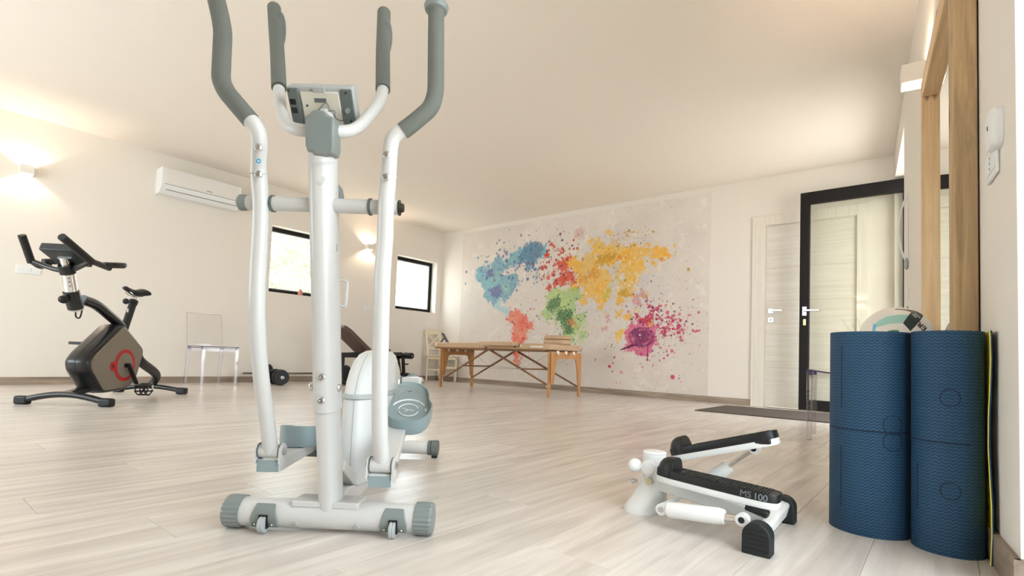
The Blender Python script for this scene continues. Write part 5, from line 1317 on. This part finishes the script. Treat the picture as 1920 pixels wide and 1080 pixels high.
for s in (-1, 1): MB().lathe([(.03,0),(.045,.008),(.048,.02),(.048,.17),(.043,.182),(.03,.188)], (s*.03, rz_.y, rz_.z), (s,0,0), 24).build('foam_roller', M_BLACK, wb)
MB().cyl((-.22, rz_.y, rz_.z), (.22, rz_.y, rz_.z), .014, 12).build('roller_bar', M_STEEL, wb)
for s in (-1, 1): MB().lathe([(.03,0),(.045,.008),(.048,.02),(.048,.17),(.043,.182),(.03,.188)], (s*.03, rz_.y+.03, .12), (s,0,0), 24).build('foam_roller', M_BLACK, wb)
MB().bar((0, rz_.y, rz_.z), (0, rz_.y+.04, .07), .04, .04).build('leg_lever', M_BLACKM, wb, bevel=.004)
MB().cyl((.0, rz_.y+.02, .30), (.10, rz_.y+.03, .30), .010, 10).build('plate_peg', M_BLACKM, wb)

bar = thing('barbell', 'long thin barbell with black plates lying along the window wall', 'barbell', (.14, -2.95, 0))
y0_, y1_ = onx((453,701), .14)[1]+2.95, 1.14
zb = .125
MB().cyl((0,y0_,zb), (0,y1_,zb), .0125, 14).build('bar', mat('bar_steel', (120,112,100), .3, metal=.9), bar)
MB().cyl((0,y0_-.004,zb), (0,y0_+.012,zb), .016, 14).build('bar_end', M_STEEL, bar)
for yy in (y0_+.31, y0_+.345, y1_-.20, y1_-.235):
    MB().lathe([(.03,-.014),(.122,-.014),(.125,-.008),(.125,.008),(.122,.014),(.03,.014)], (0,yy,zb), (0,1,0), 32).build('weight_plate', M_BLACK, bar)
def dumbbell(c, rz, label, R):
    t = thing('dumbbell', label, 'dumbbell', (c[0], c[1], 0), rz)
    MB().cyl((-.20,0,R), (.20,0,R), .013, 14).build('handle', M_CHROME, t)
    for s in (-1, 1):
        for xo, rr in ((.075, R), (.105, R), (.135, R*.93)):
            MB().lathe([(.014,-.012),(rr-.003,-.012),(rr,-.007),(rr,.007),(rr-.003,.012),(.014,.012)], (s*xo, 0, R), (1,0,0), 32).build('weight_plate', M_BLACK, t)
        MB().lathe([(.013,0),(.022,.0),(.022,.012),(.013,.012)], (s*.15, 0, R), (s,0,0), 14).build('collar', M_STEEL, t)
    return t
p = fl((534,721)); dumbbell((.60, -3.30), math.radians(-8), 'black plate dumbbell on the floor with its round plate facing the room', .10)

# ================================================================== MASSAGE TABLE
pa_ = np.array([1.514,-1.324]); pb2 = np.array([3.579,-1.532]); tan_ = math.radians(-3.5); TL = 2.04
mid = np.array([2.50, -1.12])
tb = thing('massage_table', 'folding massage table with cream top and beech legs, before the mural', 'table', (mid[0], mid[1], 0), tan_)
TU = np.array([math.cos(tan_), math.sin(tan_), 0]); TV = np.array([-TU[1], TU[0], 0]); TO = np.array([mid[0], mid[1], 0])
def TB(q, y): return _loc(at(q, TV, TO+TV*y), TO, TU, TV)      # table local, y across
xL = TB((811,648), -.35).x; xR = TB((1092,650), .33).x+.02; zT = TB((815,643), -.35).z; zTr = TB((1088,649), -.35).z
xm1 = TB((909,640), -.35).x; xm2 = TB((975,645), -.35).x
zt = (zT+zTr)/2+.018; th = .074
def slab(x0, x1, zz, tk, w_, name, rend=0, mtl=M_CREAM):
    P = [(x0,-w_),(x1,-w_),(x1,w_),(x0,w_)]
    if rend: P = round_poly(P, rend)
    return MB().prism(P, ((0,0,0),(1,0,0),(0,1,0),(0,0,1)), zz-tk, zz).build(name, mtl, tb, bevel=.014, seg=3)
slab(xL, xm1-.004, zt, th, .35, 'top_panel', .06); slab(xm1, xR-.02, zt, th, .35, 'top_panel', .10)
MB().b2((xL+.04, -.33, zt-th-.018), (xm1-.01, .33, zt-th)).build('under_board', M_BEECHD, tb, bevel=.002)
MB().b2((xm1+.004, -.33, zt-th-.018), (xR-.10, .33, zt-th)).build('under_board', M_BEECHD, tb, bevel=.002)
MB().prism(round_poly([(xm1+.0,-.47),(xm2,-.47),(xm2,-.352),(xm1,-.352)], .04), ((0,0,0),(1,0,0),(0,1,0),(0,0,1)), zt-.040, zt+.012).build('arm_pad', M_CREAM, tb, bevel=.012, seg=3)
MB().prism([(0,0),(.20,0),(.20,.012),(.19,.02),(.01,.02),(0,.012)], ((xR-.30,-.3505,zt-.05), (1,0,0), (0,0,1), (0,-1,0)), 0, .012).build('strap_handle', M_KNOB, tb, bevel=.003)
mb = MB()
for x in (xL+.09, xm1-.05, xm1+.06, xR-.46): mb.ell((x, -.352, zt-.035), (.018,.012,.018), 12, 8)
mb.build('corner_guard', M_KNOB, tb)
MB().ell((xR-.56, -.352, zt-.035), (.020,.006,.020), 14, 8).build('face_hole', M_BLACK, tb)
# end frames
fxL = TB((827,725), -.30).x; fxR = TB((1030,747), -.30).x
def endframe(x, mtl):
    hw_ = .305; zt_ = zt-th-.018
    arch = [(-hw_,zt_),(-hw_,.20),(-hw_+.015,.17),(-hw_+.06,.17),(-hw_+.075,.30),(-hw_+.10,.40)]
    arch += [(-.19,.455),(-.14,.47),(.14,.47),(.19,.455)]
    arch += [(hw_-.10,.40),(hw_-.075,.30),(hw_-.06,.17),(hw_-.015,.17),(hw_,.20),(hw_,zt_)]
    f = MB().prism(arch, ((x,0,0), (0,1,0), (0,0,1), (1,0,0)), 0, .016).build('end_panel', mtl, tb, bevel=.002)
    for s in (-1, 1):
        MB().b2((x-.02, s*hw_-.022, 0), (x-.001, s*hw_+.022, .33)).build('leg', M_BEECH, tb, bevel=.002)
        MB().b2((x-.02, s*hw_-.022, .331), (x-.001, s*hw_+.022, zt_)).build('leg_upper', M_BEECH, tb, bevel=.002)
        for z in (.135, .20):
            MB().lathe([(.008,0),(.020,.004),(.020,.016),(.012,.022)], (x-.02, s*hw_, z), (-1,0,0), 14).build('leg_knob', M_KNOB, tb)
    mb = MB()
    for k in range(3): mb.lathe([(.020,0),(.024,.008),(.008,.045)], (x+.016, -.20+.16*k, zt_+.004), (.6,0,-1), 10)
    mb.build('panel_hook', M_KNOB, tb)
    return f
e1 = endframe(fxL, M_BEECH); e2 = endframe(fxR, M_BEECH)
# burnt mark on the right panel (camera side faces -y edge; mark sits on the outer face)
mb = MB()
for (a, b) in (((0,0),(0,.05)),((.02,0),(.02,.05)),((-.005,.05),(.025,.05)),((-.005,.025),(.025,.025)),((.045,0),(.045,.05)),((.062,0),(.062,.05)),((.079,0),(.079,.05)),((.04,0),(.084,0))):
    mb.bar((fxR+.0165, -.04+a[0], .52+a[1]), (fxR+.0165, -.04+b[0], .52+b[1]), .006, .0012, up=(1,0,0))
mb.build('burnt_mark', mat('burnt_red', (150,60,40), .6), e2)
# diagonal braces both sides and cross rods
for s in (-1, 1):
    y = s*.27; zt_ = zt-th-.02
    for (x0, z0, x1, z1) in ((fxL+.02, .13, xm1-.03, zt_), (fxR-.02, .13, xm1+.03, zt_)):
        xm = x0+(x1-x0)*.46; zm = z0+(z1-z0)*.46
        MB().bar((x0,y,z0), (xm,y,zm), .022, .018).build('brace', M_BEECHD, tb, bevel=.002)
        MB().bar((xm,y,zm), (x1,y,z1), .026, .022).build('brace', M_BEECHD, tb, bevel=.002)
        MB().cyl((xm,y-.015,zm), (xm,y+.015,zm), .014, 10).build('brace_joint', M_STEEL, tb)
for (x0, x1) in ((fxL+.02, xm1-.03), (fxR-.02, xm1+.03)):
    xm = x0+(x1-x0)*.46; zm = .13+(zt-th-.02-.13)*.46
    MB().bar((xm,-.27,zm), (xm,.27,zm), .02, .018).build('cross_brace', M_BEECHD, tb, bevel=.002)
mb = MB()
for s in (-1, 1):
    xa = fxL+.02+(xm1-.05-fxL)*.46; xb = fxR-.02+(xm1+.05-fxR)*.46; z_ = .13+(zt-th-.15)*.46
    mb.tube([(xa,s*.25,z_),((xa+xb)/2,s*.25,z_-.012),(xb,s*.25,z_)], .0018, 5); mb.tube([(xa,s*.25,z_),(fxL+.02,s*.25,zt-th-.03)], .0018, 5); mb.tube([(xb,s*.25,z_),(fxR-.02,s*.25,zt-th-.03)], .0018, 5)
mb.build('support_cable', mat('cable_steel', (150,146,140), .4, metal=.6), tb)
# face cushion on the table
cu = TB((1043,641), .0); p = Vector((cu.x, 0.02, zt)); wp_ = TO+TU*p.x+TV*p.y
t = thing('face_cushion', 'round cream face cushion lying on the massage table', 'cushion', (wp_[0], wp_[1], zt+.0005), tan_)
N = 30; rings = []
for z, s in ((0,.90),(.008,.98),(.03,1.0),(.052,.98),(.062,.88)): rings.append([Vector((.175*s*math.copysign(abs(math.cos(a))**.8, math.cos(a)), .15*s*math.copysign(abs(math.sin(a))**.8, math.sin(a)), z)) for a in [2*math.pi*k/N for k in range(N)]])
MB().loft(rings).build('lower_pad', M_CREAM, t)
rings = []
for z, s in ((.0625,.88),(.07,.96),(.085,.98),(.10,.95),(.112,.80)): rings.append([Vector((.175*s*math.copysign(abs(math.cos(a))**.8, math.cos(a)), .15*s*math.copysign(abs(math.sin(a))**.8, math.sin(a)), z)) for a in [2*math.pi*k/N for k in range(N)]])
MB().loft(rings).build('upper_pad', M_CREAM, t)
# black tablet stand at the far left end of the table
cu = TB((840,640), -.05); wp_ = TO+TU*cu.x+TV*(-.05)
t = thing('tablet_stand', 'thin black tablet leaning on its stand at the left end of the massage table', 'tablet', (wp_[0], wp_[1], zt+.0005), math.radians(35))
MB().bar((0,0,.006), (-.085,0,.145), .19, .009).build('tablet', M_BLACK, t, bevel=.003)
MB().bar((-.115,0,.004), (-.055,0,.075), .08, .006).build('stand', M_BLACK, t, bevel=.002)
for o_ in (o for o in [bpy.data.objects.get('tablet_stand')] if o): pass

# ================================================================== WHITE WOODEN CHAIR in the corner
t = thing('wooden_chair', 'cream painted wooden chair with crossed back, in the mural corner', 'chair', (.335, -.225, 0), math.radians(0))
w2, d2, sh = .18, .20, .455
MB().b2((-d2-.01,-w2-.01,sh-.022), (d2+.02,w2+.01,sh)).build('seat', M_CREAM2, t, bevel=.006)
for s in (-1, 1):
    MB().b2((d2-.035, s*(w2-.018)-.018, 0), (d2, s*(w2-.018)+.018, sh-.022)).build('leg', M_CREAM2, t, bevel=.003)
    mb = MB(); mb.tube([(-d2+.0, s*(w2-.018), 0), (-d2+.015, s*(w2-.018), sh), (-d2-.06, s*(w2-.018), .88)], .019, 4); mb.build('leg', M_CREAM2, t, bevel=.002)
    MB().bar((-d2+.02, s*(w2-.018), .20), (d2-.02, s*(w2-.018), .20), .018, .03).build('stretcher', M_CREAM2, t)
    MB().bar((-d2+.02, s*(w2-.018), sh-.05), (d2-.02, s*(w2-.018), sh-.05), .018, .05).build('apron', M_CREAM2, t)
for x in (-d2+.01, d2-.017):
    MB().bar((x,-w2+.03,sh-.05), (x,w2-.03,sh-.05), .018, .05).build('apron', M_CREAM2, t); MB().bar((x,-w2+.03,.24), (x,w2-.03,.24), .018, .03).build('stretcher', M_CREAM2, t)
MB().bar((-d2-.055,-w2+.0,.855), (-d2-.055,w2-.0,.855), .022, .075).build('top_rail', M_CREAM2, t, bevel=.004)
MB().bar((-d2-.008,-w2+.02,.57), (-d2-.008,w2-.02,.57), .018, .04).build('back_rail', M_CREAM2, t, bevel=.003)
for s in (-1, 1): MB().bar((-d2-.012-s*.003, s*(w2-.03), .59), (-d2-.05-s*.003, -s*(w2-.03), .825), .012, .028).build('cross_slat', M_CREAM2, t, bevel=.002)

# ================================================================== REED DIFFUSER on the sill of window_1
p = onx((563,548), -.06); t = thing('reed_diffuser', 'small reed diffuser with amber liquid on the window sill', 'diffuser', (-.06, p[1], W1[2]+.0005))
MB().lathe([(.028,0),(.034,.004),(.034,.06),(.018,.078),(.016,.09)], (0,0,0), (0,0,1), 20).build('bottle', mat('amber_glass', (232,150,120), .1, trans=.5), t)
mb = MB()
for k in range(6): an = k*1.05; mb.cyl((0,0,.05), (.035*math.cos(an), .045*math.sin(an), .24), .0016, 5)
mb.build('reeds', mat('reed', (236,208,170), .7), t)
